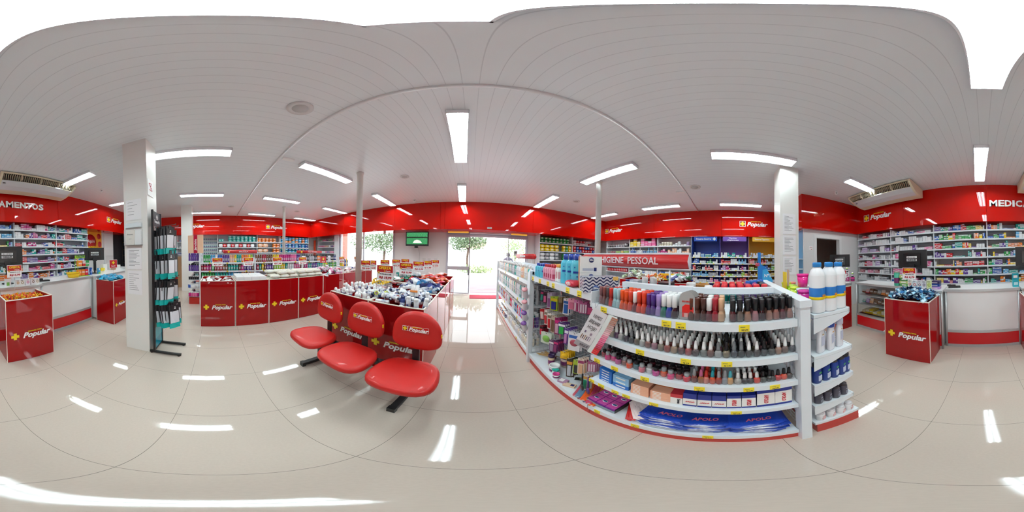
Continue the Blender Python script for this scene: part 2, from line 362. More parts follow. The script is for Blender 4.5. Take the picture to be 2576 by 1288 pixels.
for x, y, lb in ((-2.39, 1.13, 'small white emergency light on the joint strip over the seats'), (3.63, 1.1, 'small white emergency light on the joint strip over the right-hand aisle'), (-6.3, 1.12, 'small white emergency light on the joint strip by the left-hand shelves')):
    MB().box(-.035, -.1, -.03, .035, .1, 0, PURE).build('emergency_light', loc=(x, y, CZ), label=lb, cat='emergency light')
for x, y, lb in ((2.95, -2.35, 'white dome camera by the alcove fascia'), (-3.15, -2.6, 'white dome camera beyond the air conditioner'), (-1.72, 4.6, 'white dome camera near the front fascia')):
    t = thing('security_camera', lb, 'camera', (x, y, CZ))
    MB().lathe([(0,-.03),(.03,-.03),(.034,0),(0,0)], PURE, 14).build('mount', t)
    MB().lathe([(0,-.095),(.02,-.09),(.037,-.065),(.037,-.045),(.028,-.03),(0,-.03)], PURE, 14).build('dome', t)
    MB().lathe([(0,0),(.017,0),(.017,.004),(0,.004)], BLACK, 12, M=Matrix.Translation((-x*.012, -y*.012-.0, -.07)) ).build('lens', t)
# ---------------------------------------------------------------- tinted product materials (colour comes from each object)
def tint(name, rough=.35, pattern=None, coat=0, alpha=1.0):
    m = bpy.data.materials.new(name); m.use_nodes = True; nt, N, L, B = nodes(m)
    oi = N.new('ShaderNodeObjectInfo'); C = oi.outputs['Color']; B.inputs['Roughness'].default_value = rough
    if coat: B.inputs['Coat Weight'].default_value = coat
    tc = N.new('ShaderNodeTexCoord'); sp = N.new('ShaderNodeSeparateXYZ')
    if pattern: L.new(tc.outputs['Object' if pattern in ('carton',) else 'Generated'], sp.inputs[0])
    X, Y, Z = sp.outputs; rnd = oi.outputs['Random']
    mul = lambda a, b: mnode(nt, 'MULTIPLY', a, b)
    def band(v, c, h): return mnode(nt, 'LESS_THAN', mnode(nt, 'ABSOLUTE', mnode(nt, 'SUBTRACT', v, c)), h)
    if pattern == 'carton':
        nz = N.new('ShaderNodeTexNoise'); nz.inputs['Scale'].default_value = 9; L.new(tc.outputs['Object'], nz.inputs['Vector'])
        pos = mnode(nt, 'ADD', mul(rnd, .5), .2); bm = band(Z, pos, .13)
        bm = mul(bm, mnode(nt, 'LESS_THAN', mnode(nt, 'ABSOLUTE', X), .42))
        ink = mul(bm, mnode(nt, 'GREATER_THAN', nz.outputs[0], .56))
        f2 = mnode(nt, 'GREATER_THAN', mnode(nt, 'FRACT', mul(rnd, 7.3)), .55)
        alt = mul(mnode(nt, 'GREATER_THAN', Z, .42), f2)
        c = mixc(nt, mul(alt, .6), C, (.82,.83,.85,1)); c = mixc(nt, mul(bm, .8), c, (.80,.81,.83,1)); c = mixc(nt, ink, c, C)
    elif pattern == 'label':
        nz = N.new('ShaderNodeTexNoise'); nz.inputs['Scale'].default_value = 14; L.new(tc.outputs['Generated'], nz.inputs['Vector'])
        bm = band(Z, .36, .16); ink = mul(bm, mnode(nt, 'GREATER_THAN', nz.outputs[0], .55))
        fx = band(X, .5, .3); bm = mul(bm, fx); ink = mul(ink, fx)
        c = mixc(nt, mul(bm, .7), C, (.85,.85,.87,1)); c = mixc(nt, mul(ink, .8), c, (.1,.1,.2,1))
    elif pattern == 'pack':
        nz = N.new('ShaderNodeTexNoise'); nz.inputs['Scale'].default_value = 6; nz.inputs['Detail'].default_value = 3; L.new(tc.outputs['Generated'], nz.inputs['Vector'])
        vx_ = mnode(nt, 'POWER', mnode(nt, 'SUBTRACT', X, .5), 2); vz_ = mnode(nt, 'POWER', mnode(nt, 'SUBTRACT', Z, .5), 2)
        d = mnode(nt, 'LESS_THAN', mnode(nt, 'ADD', vx_, vz_), .07)
        ink = mnode(nt, 'GREATER_THAN', nz.outputs[0], .5)
        c = mixc(nt, mul(d, .75), C, (.86,.87,.88,1)); c = mixc(nt, mul(mul(d, ink), .55), c, C)
        bp = N.new('ShaderNodeBump'); bp.inputs['Strength'].default_value = .4; bp.inputs['Distance'].default_value = .02; L.new(nz.outputs[0], bp.inputs['Height']); L.new(bp.outputs[0], B.inputs['Normal'])
    else: c = C
    if isinstance(c, tuple): c = C
    L.new(c, B.inputs['Base Color'])
    if alpha < 1: B.inputs['Alpha'].default_value = alpha
    return m
TPLAIN = tint('tinted_plastic', .25); TCART = tint('printed_card', .4, 'carton'); TLAB = tint('labelled_plastic', .28, 'label'); TPACK = tint('printed_film', .2, 'pack')
TGLASS = tint('tinted_lacquer', .06, coat=.6)
WCAP = mat('#F4F4F4', .3); BCAP = mat('#16161A', .3); GCAP = mat('#9FA2A6', .3); SILV = mat('#D6D8DC', .18, metal=.85)
# product meshes, each built once
def _m(f, name): mb = MB(); f(mb); return mb.mesh(name)
CARTON = _m(lambda m: m.box(-.5,-.5,0,.5,.5,1,TCART), 'carton')
def _bottle(h, r, cap, prof=None, sx=1, sy=.7, power=2.4, lab=None):
    mb = MB(); lab = lab or TLAB
    mb.lathe(prof or [(0,0),(r*.9,0),(r,h*.04),(r,h*.62),(r*.85,h*.72),(r*.42,h*.79),(r*.42,h*.80)], lab, 12, sx=sx, sy=sy, power=power)
    rc = r*.5; mb.lathe([(rc*.9,h*.80),(rc,h*.80),(rc,h*.98),(rc*.85,h),(0,h)], cap, 12, sy=max(sy,.8))
    return mb.mesh('bottle')
B_SHAMP = _bottle(.20,.034, WCAP); B_SHAMPK = _bottle(.20,.034, BCAP); B_TALL = _bottle(.22,.028, WCAP)
def _pillar(cap, h=.2, r=.026):
    mb = MB(); mb.lathe([(0,0),(r*.92,0),(r,h*.03),(r,h*.74),(r*.9,h*.78)], TLAB, 14).lathe([(r*.8,h*.78),(r*.86,h*.78),(r*.86,h*.96),(r*.7,h),(0,h)], cap, 14); return mb.mesh('can')
B_CANW = _pillar(WCAP); B_CANK = _pillar(BCAP); B_CANT = _pillar(TPLAIN); B_JAR = _pillar(WCAP, .09, .04); B_PILL = _pillar(WCAP, .10, .028)
def _packmesh(nx=14):
    """soft packet: unit size 1 x 1 x 1, full middle and short pinched ends"""
    mb = MB(); ring = 20; prof = []
    for i in range(nx+1):
        u = math.sin(math.pi/2*(-1+2*i/nx)); w_ = .5*(1-abs(u)**12)+.0; wy = max(w_, .44); wz = max(.5*(1-abs(u)**7), .04); row_ = []
        for j in range(ring):
            a = 2*math.pi*(j+.5)/ring; ca, sa = math.cos(a), math.sin(a); q = (abs(ca)**5+abs(sa)**5)**(-1/5)
            dent = 1-.10*math.sin(u*9+j)*.4; y = ca*q*wy; z = sa*q*wz*dent*(1-.18*abs(ca*q)**3)
            mb.v.append((u*.5, y, .5+z)); row_.append(len(mb.v)-1)
        prof.append(row_)
    for a, b in zip(prof, prof[1:]):
        for j in range(ring): mb.face((a[j], a[(j+1)%ring], b[(j+1)%ring], b[j]), TPACK, True)
    mb.face(prof[0][::-1], TPACK); mb.face(prof[-1], TPACK)
    return mb.mesh('packet')
PACK = _packmesh()
PAL = {'red': '#D21F2B', 'crimson': '#A81435', 'blue': '#1F5DB5', 'navy': '#1B2A6B', 'sky blue': '#4FA8DA', 'teal': '#16A096', 'green': '#2F9B4A', 'lime': '#9CCB3B', 'yellow': '#F3CE1A',
       'orange': '#F0802A', 'white': '#E9EAEE', 'cream': '#EADFCB', 'pink': '#E86FA4', 'magenta': '#C21B7C', 'purple': '#5E3A92', 'lilac': '#B79BD0', 'grey': '#9A9CA4', 'black': '#1C1C22', 'brown': '#7A4B2E', 'peach': '#F2B48C'}
ORD = ['lowest', 'second', 'third', 'fourth', 'fifth', 'sixth', 'seventh', 'eighth']
def jit(h, rnd, s=.06):
    c = hx(h); k = 1+rnd.uniform(-s, s)*2; return (min(1,c[0]*k), min(1,c[1]*k), min(1,c[2]*k), 1)
def good(name, me, fr, x, y, z, rnd=None, scale=None, color='white', label='', cat='', group=None, tw=0, tilt=None):
    h = PAL.get(color, color); c = jit(h, rnd) if rnd else hx(h)
    o = ob(name, me, None, fr.p(x, y, z), fr.rz+tw, scale=scale, label=label, cat=cat, group=group, color=c)
    if tilt: o.rotation_euler = (tilt[0], tilt[1], fr.rz+tw)
    return o
def row(fr, x0, x1, y, z, spec, rnd, where, depth=1):
    """fill one shelf: spec = [(weight, name, mesh, w, d, h, colours, stack, category)...]; runs of one colour"""
    x = x0
    while x < x1-.03:
        tot = sum(s[0] for s in spec); r = rnd.random()*tot
        for s in spec:
            r -= s[0]
            if r <= 0: break
        _, name, me, w_, d_, h_, colours, stack, cat = s
        col = rnd.choice(colours); n = rnd.randint(2, 5); lb = f'{col} {name.replace("_", " ")} {where}'
        sc = (w_, d_, h_) if me in (CARTON, PACK) else None
        hh = rnd.uniform(.9, 1.1)
        for i in range(n):
            if x+w_ > x1: x = x1; break
            for k in range(rnd.randint(1, stack) if stack > 1 else 1):
                good(name, me, fr, x+w_/2, y+d_/2+rnd.uniform(0, .012), z+k*h_*(hh if sc else 1), rnd, (sc[0]*.96, sc[1], sc[2]*hh*.98) if sc else (hh,)*3, col, lb, cat, lb, tw=rnd.uniform(-.05, .05))
            x += w_*1.03
        x += rnd.choice((.004, .01, .03))
# logo of the chain
LOGOY = mat('#F4D21C', .4); LOGOW = mat('#F6F6F6', .4); LOGOR = mat('#8E0C0E', .35)
_logo = {}
def logo(w, boxed=0):
    """two meshes: the cross (with its frame) and the lettering"""
    k = (w, boxed)
    if k in _logo: return _logo[k]
    m = MB(); h = w*.19
    cx = -w/2+h*.5
    if boxed:
        o = h*.56
        m.box(cx-o, -.0015, -o, cx+o, 0, o, LOGOW); m.box(cx-o*.86, -.003, -o*.86, cx+o*.86, -.0015, o*.86, LOGOR)
        m.prism(plus_poly(cx, 0, h*.42, .42), -.005, -.003, LOGOY)
    else: m.prism(plus_poly(cx, 0, h*.5, .38), -.004, 0, LOGOY)
    x0 = cx+h*(.72 if boxed else .9); tw = w/2-x0; c = m.mesh('cross'); m = MB()
    addtext(m, 'Popular', LOGOW, x0+tw/2, -.002, -h*.08, h*1.12, .03, .28, w=tw)
    addtext(m, 'DROGARIA TOTAL', LOGOY, x0+tw*.45, -.002, h*.47, h*.24, .02, .2, w=tw*.5)
    if boxed == 2:
        a, b = x0-h*.1, w/2+h*.12
        for q in ((a,-h*.56,b,-h*.52),(a,h*.6,b,h*.64),(a,-h*.56,a+h*.04,h*.64),(b-h*.04,-h*.56,b,h*.64)): m.box(q[0], -.001, q[1], q[2], 0, q[3], LOGOW)
    _logo[k] = (c, m.mesh('lettering')); return _logo[k]
def add_logo(parent, w, boxed, loc, rz=0, rot=None):
    c, l = logo(w, boxed); ob('yellow_cross', c, parent, loc, rz, rot); ob('lettering', l, parent, loc, rz, rot)
# offer sign on a clear stand
SGR = mat('#C2181D', .4); CLEAR = mat('#F1F5F8', .1, alpha=.16); INK = mat('#B3122A', .5); INKK = mat('#3A3A40', .5)
def offer(x, y, z0, z1, rz, price, label, line='DES. PROMO C/ UN', small='OFERTA'):
    t = thing('offer_sign', label, 'price sign', (x, y, z0), rz, 'offer signs on the red bins'); h = z1-z0
    MB().box(-.004, -.002, 0, .004, .002, h-.16, CLEAR).box(-.03, -.02, 0, .03, .02, .004, CLEAR).build('stem', t)
    m = MB(); m.box(-.10, -.003, h-.16, .10, .003, h, PURE); m.box(-.095, -.0042, h-.075, .095, -.003, h-.005, SGR)
    m.lathe([(0,0),(.013,0),(.013,.001),(0,.001)], mat('#E8B64A', .5), 14, M=Matrix.Translation((-.073,-.0042,h-.08)) @ Matrix.Rotation(math.pi/2,4,'X'))
    m.build('card', t)
    q = MB(); addtext(q, small, LOGOY, 0, -.005, h-.03, .042, .03, w=.15); addtext(q, 'Popular', LOGOW, .04, -.005, h-.062, .015, .03, .25, w=.06)
    q.prism(plus_poly(-.0, h-.062, .007), -.006, -.0045, LOGOY)
    addtext(q, line, INKK, .01, -.004, h-.095, .016, .02, w=.14); addtext(q, 'R$ '+price, INK, .005, -.004, h-.132, .034, .04, .15, w=.15); q.build('lettering', t)
    MB().box(.100, -.004, h-.165, .103, .004, h+.002, CLEAR).box(-.103, -.004, h-.165, -.1, .004, h+.002, CLEAR).box(-.103, -.004, h-.168, .103, .004, h-.161, CLEAR).build('holder', t)
    return t
# red laminate bin
def red_bin(x, y, rz, label, w=.61, d=.61, h=.89, logo_w=.5, fill=.80, sides=(), clear_right=False, logoside=None, group=None):
    t = thing('display_bin', label, 'display bin', (x, y, 0), R_(rz), group); hw = w/2; e = .012
    b = MB(); b.box(-hw+.002, .0, .005, hw-.002, e, h, BINRED).box(-hw+.002, d-e, .005, hw-.002, d, h, BINRED).box(-hw+.002, e, .005, -hw+e, d-e, h, BINRED).box(hw-e, e, .005, hw-.002, d-e, h, BINRED)
    b.box(-hw+e, e, fill-.02, hw-e, d-e, fill, BINRED); b.build('body', t)
    q = MB()
    q.box(-hw, -.002, h-.004, hw, e+.002, h+.004, EDGE).box(-hw, d-e-.002, h-.004, hw, d+.002, h+.004, EDGE).box(-hw, e+.002, h-.004, -hw+e+.002, d-e-.002, h+.004, EDGE).box(hw-e-.002, e+.002, h-.004, hw, d-e-.002, h+.004, EDGE)
    for sx in (-1, 1): q.box(sx*hw-.004 if sx > 0 else -hw-.002, -.002, 0, hw+.002 if sx > 0 else -hw+.004, .006, h-.004, EDGE).box(sx*hw-.004 if sx > 0 else -hw-.002, d-.006, 0, hw+.002 if sx > 0 else -hw+.004, d+.002, h-.004, EDGE)
    q.build('edge_strip', t)
    if logo_w: add_logo(t, logo_w, 0, (.0, -.002, .40))
    if logoside: add_logo(t, logo_w, 0, (logoside*(hw+.001), d/2, .40), rz=R_(90*logoside))
    return t
# ---------------------------------------------------------------- rows of red bins
ORDW = ['first', 'second', 'third', 'fourth', 'fifth', 'sixth', 'seventh']
HB = .885
goods_left = ['loose small white boxes', 'wide white cartons', 'wet wipe packs', 'more wet wipe packs', 'pink and teal boxes', 'mixed toiletries', 'small jars']
for i in range(7):
    yc = .034+i*.622
    red_bin(-2.835, yc, 90, f'red logo bin {ORDW[i]} from the hanging rack, holding {goods_left[i]}', h=HB, group=None)
prices = ['1,69', '10,99', '2,99', '3,99', None, '5,99', '7,99']
for i, p in enumerate(prices):
    yc = .034+i*.61
    if p is None:
        t = thing('logo_sign', 'small square red sign with a yellow cross standing in the left-hand bins', 'sign', (-3.15, 2.45, HB-.085), R_(90))
        MB().box(-.004,-.002,0,.004,.002,.37,CLEAR).build('stem', t); MB().box(-.09,-.003,.335,.09,.003,.495,SGR).build('card', t)
        q = MB(); q.prism(plus_poly(0, .435, .03, .42), -.006, -.003, LOGOY); addtext(q, 'Popular', LOGOW, 0, -.004, .365, .03, .02, .25, w=.1); q.build('lettering', t)
    else: offer(-3.15, yc, HB-.085, 1.285, R_(90), p, f'offer sign over the {ORDW[i]} bin from the hanging rack, above {goods_left[i]}')
# central island: two bins wide, four deep
rown = ['front', 'second', 'third', 'rear']
for j in range(4):
    for i, xs in enumerate((-1.325, -.71)):
        red_bin(xs, 1.40+j*.612, 0, f'red bin of the central island, {rown[j]} row, {"door side" if i else "window side"}', w=.61, d=.608, h=HB, logo_w=.5 if j == 0 else 0, fill=.80)
offs = [(-.86, 1.47, '19,99', 'DES. NIVEA AERO C/ 2 UND.', 'frontmost offer sign of the central island, over the white aerosols'), (-.86, 2.04, '9,99', 'FRALDA C/ 30 UN', 'offer sign over the dark blue packets of the central island'),
    (-.87, 2.60, '2,99', 'C/ 16 UN', 'offer sign behind the dark blue packets, price ending 2,99'), (-.82, 2.95, '1,99', 'C/ 8 UN', 'offer sign over the orange packets, price 1,99'), (-.80, 3.50, '5,99', 'PROMO', 'rearmost offer sign of the island on the door side'),
    (-1.62, 2.14, '4,99', 'DES. NIVEA AERO', 'offer sign beside the round post, price 4,99'), (-1.60, 2.28, '6,49', 'PROMO', 'offer sign just behind the one reading 4,99'), (-1.56, 2.66, '8,99', 'PROMO', 'offer sign over the yellow basket'), (-1.50, 3.02, '3,49', 'LENCO UMED.', 'offer sign with its back to the window, behind the yellow basket'), (-1.46, 3.4, '2,49', 'PROMO', 'rearmost offer sign of the island on the window side')]
for x, y, p, l, lb in offs: offer(x, y, HB-.085, 1.278, 0, p, lb, l)
# bins along the right-hand aisle, and the free-standing bins near the medicine counter
for i, yc in enumerate((1.12, 1.735, 2.35)):
    red_bin(3.43, yc, -90, ['red aisle bin nearest the vitamins shelves, filled with blue packets', 'middle red aisle bin filled with orange and white sweets', 'red aisle bin nearest the nappies, filled with green and white sachets'][i], h=HB, group=None)
red_bin(.93, -1.755, 180, 'free-standing red bin heaped with blue sachets in front of the counter monitor', h=HB, d=.45, logoside=-1)
red_bin(-.795, -1.75, 180, 'free-standing red bin full of small yellow and red sweets', h=HB, d=.55)
red_bin(-2.63, -1.76, 180, 'free-standing red bin of bright blue packets beside the left pillar', h=HB, d=.43, w=.44, logo_w=.34, logoside=1)
red_bin(2.36, -2.02, -90, 'red bin beyond the bleach bottles with small white packs on it', h=HB, w=.42, d=.5, logo_w=0)
offer(.99, -2.0, HB-.085, 1.285, R_(180), '0,79', 'offer sign over the blue sachets, price 0,79', 'TIPO MASCARA')
offer(-.70, -2.02, HB-.085, 1.28, R_(180), '0,99', 'offer sign over the yellow and red sweets, price 0,99', 'REFRESCO C/ UN')
offer(2.62, -2.2, HB-.085, 1.19, R_(-135), '10,99', 'offer sign beyond the bleach bottles by the small monitor', 'PROMO')
t = thing('logo_sign', 'small square red sign standing in the bin of bright blue packets', 'sign', (-2.75, -2.0, HB-.085), R_(150))
MB().box(-.004,-.002,0,.004,.002,.32,CLEAR).build('stem', t); MB().box(-.085,-.003,.3,.085,.003,.46,SGR).box(-.09,-.002,.295,.09,.004,.465,PURE).build('card', t)
q = MB(); q.prism(plus_poly(0, .405, .03, .42), -.006, -.003, LOGOY); addtext(q, 'Popular', LOGOW, 0, -.004, .335, .03, .02, .25, w=.1); q.build('lettering', t)
# ---------------------------------------------------------------- three-seat bench
SEATR = mat('#C41A14', .5, name='red_vinyl', coat=.1); SHELL = mat('#1B1A1C', .5)
t = thing('waiting_bench', 'three-seat bench with red padded logo seats and black frame, in front of the central island', 'bench', (0, 0, 0))
def cushion(mb, cx, cy, cz, w, d, th, m, back=False, tilt=0, lip=None):
    """padded pad outline, domed on one side"""
    n = 40; out = []
    for i in range(n):
        a = 2*math.pi*i/n; c_, s_ = math.cos(a), math.sin(a)
        if back:
            e_ = 2.35 if s_ > 0 else 3.6; q = (abs(c_)**e_+abs(s_)**e_)**(-1/e_); x = c_*q*w/2; y = s_*q*d/2
            if s_ > 0: x *= 1-.10*(y/(d/2))**2
            if s_ > 0: y *= 1.25
            else: y *= .75
        else:
            q = (abs(c_)**3.3+abs(s_)**3.3)**(-1/3.3); x = c_*q*w/2; y = s_*q*d/2
            x *= 1+.0*(y) - (.10*(y/(d/2)) if y > 0 else 0)
        out.append((x, y))
    T = Matrix.Translation((cx, cy, cz)) @ (Matrix.Rotation(math.pi/2+tilt, 4, 'X') if back else Matrix.Rotation(tilt, 4, 'X'))
    lv = [(0,.94,.94),(.12,1.0,1.0),(.5,1.0,1.0),(.8,.965,.96),(.95,.88,.87),(1.0,.72,.7),(1.04,.4,.4)]
    rings = []
    for f, ax_, ay_ in lv:
        r = []
        for x, y in out: mb.v.append(tuple(T @ Vector((x*ax_, y*ay_, f*th)))); r.append(len(mb.v)-1)
        rings.append(r)
    for j, (a, b) in enumerate(zip(rings, rings[1:])):
        for i in range(n): mb.face((a[i], a[(i+1)%n], b[(i+1)%n], b[i]), (lip if (lip and j == 0) else m), True)
    mb.face(rings[0][::-1], lip or m); mb.face(rings[-1], m, True)
MB().box(-1.55, 1.08, .355, -.27, 1.13, .405, SHELL).build('beam', t)
for x in (-1.44, -.43):
    l = MB(); l.box(x-.025, .86, .015, x+.025, 1.34, .055, SHELL).box(x-.025, 1.075, .05, x+.025, 1.125, .36, SHELL)
    l.box(x-.028, .85, 0, x+.028, .89, .058, BLACK).box(x-.028, 1.31, 0, x+.028, 1.35, .058, BLACK); l.build('leg', t)
for k, x in enumerate((-1.395, -.895, -.40)):
    m = MB(); cushion(m, x, .965, .415, .46, .43, .062, SEATR, tilt=-.02, lip=SHELL); m.build('seat', t)
    b = MB(); b.box(x-.028, 1.18, .40, x+.028, 1.20, .66, SHELL).box(x-.028, 1.06, .398, x+.028, 1.20, .412, SHELL).box(x-.04, 1.175, .405, x+.04, 1.18, .44, BLACK).build('back_support', t)
    m = MB(); cushion(m, x, 1.205, .72, 0.405, .345, .052, SEATR, True, -.07, lip=SHELL); bk = m.build('backrest', t)
    add_logo(bk, .20, 2, (x+.005, 1.137, .80), rot=(-.07, 0, 0))
    MB().box(x+.195, 1.17, .73, x+.203, 1.185, .76, YEL).build('tag', bk)
# ---------------------------------------------------------------- black rack of hanging sandal packs
t = thing('hanging_rack', 'black wire rack of hanging packs beside the left pillar', 'rack', (0, 0, 0))
RX0, RX1, RY = -2.13, -1.845, -.745
for x in (RX0, RX1): MB().box(x-.015, RY-.012, .04, x+.015, RY+.012, 1.94, BLACK).build('upright', t)
for x in (RX0, RX1):
    MB().box(x-.015, RY-.06, .015, x+.015, -.41, .042, BLACK).lathe([(0,0),(.016,0),(.016,.016),(0,.016)], BLACK, 10, c=(x, -.44, 0)).lathe([(0,0),(.016,0),(.016,.016),(0,.016)], BLACK, 10, c=(x, RY-.04, 0)).build('foot', t)
g_ = MB()
for z in [.55+i*.055 for i in range(23)]: g_.bar((RX0, RY, z), (RX1, RY, z), .0022, GREY, 4)
for x in [RX0+.03+i*.045 for i in range(6)]: g_.bar((x, RY, .5), (x, RY, 1.75), .0022, GREY, 4)
g_.box(RX0, RY-.008, .04, RX1, RY+.008, .06, BLACK); g_.build('wire_panel', t)
MB().box(RX0+.015, RY-.004, .06, RX1-.015, RY+.004, .22, mat('#0E8FA8', .15)).box(RX0+.015, RY-.004, .22, RX1-.015, RY+.004, .5, mat('#2BAFC4', .15)).box(RX0+.015, RY-.005, .40, RX1-.015, RY+.005, .55, mat('#6A6A60', .3)).build('lower_panel', t)
hd = MB().box(RX0+.015, RY-.006, 1.74, RX1-.015, RY+.004, 1.93, mat('#3A3D42', .4)).build('header_board', t)
q = MB(); Mr = Matrix.Translation((-1.985, RY+.006, 1.86)) @ Matrix.Rotation(math.pi, 4, 'Z')
q.lathe([(.022,0),(.03,0),(.03,.002),(.022,.002)], LOGOW, 20, M=Mr @ Matrix.Rotation(math.pi/2,4,'X')); q.box(-.034,-.002,-.006,.034,0,.006,LOGOW,M=Mr); addtext(q, 'Tenys Pé', LOGOW, 0, -.001, -.06, .05, .02, M=Mr, w=.19); q.build('lettering', hd)
TEAL = mat('#1FB5B0', .2, name='teal_film'); PKD = mat('#26272B', .3); PKW = mat('#DADBE2', .15)
def hangpack():
    m = MB()
    m.box(-.055, -.004, -.33, .055, .004, -.26, TEAL).box(-.055, -.006, -.26, .055, .006, -.09, PKD).box(-.045, .006, -.258, .045, .009, -.10, PKW)
    m.box(-.055, -.003, -.09, .055, .003, -.02, PKD).box(-.02, -.003, -.02, .02, .003, .015, PKD)
    m.lathe([(.006,0),(.009,0),(.009,.001),(.006,.001)], LOGOW, 12, M=Matrix.Translation((0,.004,-.05)) @ Matrix.Rotation(-math.pi/2,4,'X')); m.box(-.012,.003,-.07,.012,.0045,-.064,LOGOW)
    return m.mesh('hanging_pack')
HP = hangpack()
rnd = random.Random(3)
tiers = [(1.70, 'top'), (1.39, 'second'), (1.05, 'third'), (.735, 'lowest')]
for ti, (z, tn) in enumerate(tiers):
    for xi, x in enumerate((-2.065, -1.93)):
        MB().bar((x, RY, z+.022), (x, RY+.27, z+.045), .004, BLACK).bar((x, RY+.268, z+.045), (x, RY+.27, z+.06), .004, BLACK).build('hook', t)
        n = 6 if ti < 3 else 9
        for k in range(n):
            yy = RY+.03+k*(.034 if ti < 3 else .026)
            o = ob('hanging_pack', HP, None, (x+rnd.uniform(-.008,.008), yy, z+.0+.08*(yy-RY)), rot=(rnd.uniform(-.12,.06)+(.16 if ti == 3 else 0), rnd.uniform(-.06,.06), -.75+rnd.uniform(-.25,.2)),
                   label=f'black and teal pack on the {tn} hooks of the rack, {"pillar" if xi else "far"} side', cat='hanging pack', group=f'packs on the {tn} hooks, {"pillar" if xi else "far"} side')
# ---------------------------------------------------------------- the white gondola on the right
PLINTH = mat('#C0251B', .3, name='red_plinth'); TAGY = mat('#F4DC2C', .5); TAGI = mat('#8C8A4A', .6); ACRY = mat('#8A9298', .05, alpha=.10, name='clear_acrylic'); MESHW = mat('#D5DADD', .4, metal=.3)
def shelf_part(t, fr_len, z, d, y0=0, lip=.035, name='shelf', tags=(), th=.02):
    m = MB(); m.box(.004, y0+.004, z-th, fr_len-.004, d, z, SHELFW).box(.002, y0-.006, z-lip, fr_len-.002, y0+.006, z+.003, SHELFW)
    s_ = m.build(name, t)
    for tx in tags: 
        q = MB(); q.box(tx-.022, y0-.009, z-lip+.002, tx+.022, y0-.006, z-.001, TAGY).box(tx-.016, y0-.0097, z-lip*.35, tx+.004, y0-.009, z-lip*.27, TAGI); addtext(q, 'R$ 3,79', INKK, tx+.002, y0-.009, z-lip*.72, .010, w=.026); q.build('price_label', s_)
    return s_
def frame_of(x, y, rz): return F(x, y, rz)
def gthing(name, label, cat, fr): return thing(name, label, cat, (fr.x, fr.y, 0), fr.rz)
GA = F(.68, .73, -90); LA = 1.04
t = gthing('shelving_gondola', 'white gondola section nearest the camera, stocked with nail polish, on a red plinth', 'shelving', GA)
MB().box(0, .01, 0, LA, .39, .10, PLINTH).build('plinth', t)
shelf_part(t, LA, .15, .39, 0, .05, tags=(.08, .33, .66), th=.04)
shelf_part(t, LA, .51, .36, 0, tags=(.02, .10, .20, .27, .42, .77)); shelf_part(t, LA, .735, .36, 0, tags=(.06, .19, .37, .62, .82, .93)); shelf_part(t, LA, .925, .36, 0, tags=(.09, .34, .56, .73)); shelf_part(t, LA, 1.125, .36, 0, tags=(.10, .47, .535, .80))
m = MB()
for i in range(23): m.bar((.0, .395, .12+i*.048), (LA, .395, .12+i*.048), .002, MESHW, 4)
for i in range(20): m.bar((.01+i*.054, .395, .1), (.01+i*.054, .395, 1.19), .002, MESHW, 4)
m.build('wire_mesh', t)
MB().box(.0, .400, .12, LA, .408, .97, mat('#A9B2BA', .5, name='back_metal')).build('back_panel', t)
MB().box(-.06, .375, 1.185, LA, .425, 1.222, SHELFW).box(.40, .372, 1.18, .50, .428, 1.226, SHELFW).build('top_rail', t)
MB().box(LA, -.03, 0, LA+.05, .03, 1.19, SHELFW).build('front_post', t); MB().box(LA, .75, 0, LA+.05, .80, 1.19, SHELFW).build('rear_post', t)
MB().box(LA-.005, -.035, 1.19, LA+.055, .805, 1.224, SHELFW).build('end_rail', t)
m = MB()
for i in range(12): m.bar((LA+.025, .03+i*.062, .15), (LA+.025, .03+i*.062, 1.19), .002, MESHW, 4)
for i in range(20): m.bar((LA+.025, 0, .15+i*.054), (LA+.025, .77, .15+i*.054), .002, MESHW, 4)
m.build('end_mesh', t)
for z in (.735, .925, 1.125):
    m = MB(); m.box(.01, .018, z+.003, LA-.01, .020, z+.042, ACRY)
    for xx in (.21, .35, .52, .60, .76, .88): m.box(xx, .02, z+.003, xx+.0015, .33, z+.045, ACRY)
    m.build('acrylic_tray', t)
for z in (.98, .70, .42): MB().box(.0, .43, z-.02, LA, .78, z, SHELFW).build('rear_shelf', t)
MB().box(0, .43, 0, LA, .79, .12, PLINTH).build('rear_plinth', t)
# ---- nail polish
def polish(kind, cap):
    b = MB(); c = MB()
    if kind == 'tall':
        b.lathe([(0,0),(.0150,0),(.0158,.004),(.0135,.028),(.0085,.045),(.0075,.048)], TGLASS, 14, power=2.6); c.lathe([(.0095,.047),(.0115,.047),(.0118,.096),(.010,.099),(0,.099)], cap, 14)
    elif kind == 'cone':
        b.lathe([(0,0),(.013,0),(.0148,.004),(.0148,.024),(.0125,.032),(.0065,.037)], TGLASS, 14); c.lathe([(.0066,.036),(.0088,.037),(.0082,.05),(.0052,.080),(.0035,.083),(0,.083)], cap, 12)
    elif kind == 'short':
        b.lathe([(0,0),(.0155,0),(.0165,.003),(.0165,.026),(.014,.031),(.007,.033)], TGLASS, 14); c.lathe([(.0105,.033),(.0115,.034),(.0115,.052),(.010,.054),(0,.054)], cap, 14)
    elif kind == 'slim':
        b.lathe([(0,0),(.0128,0),(.0135,.004),(.013,.028),(.009,.042),(.006,.045)], TGLASS, 12); c.lathe([(.006,.045),(.0085,.046),(.0065,.075),(.0045,.086),(0,.088)], cap, 12)
    else:
        b.lathe([(0,0),(.0165,0),(.0185,.010),(.0165,.024),(.010,.033),(.007,.036)], TGLASS, 14); c.lathe([(.0078,.036),(.0092,.037),(.0070,.070),(.0058,.074),(0,.074)], cap, 12)
    return b.mesh('polish_bottle'), c.mesh('polish_cap')
_pp = {}
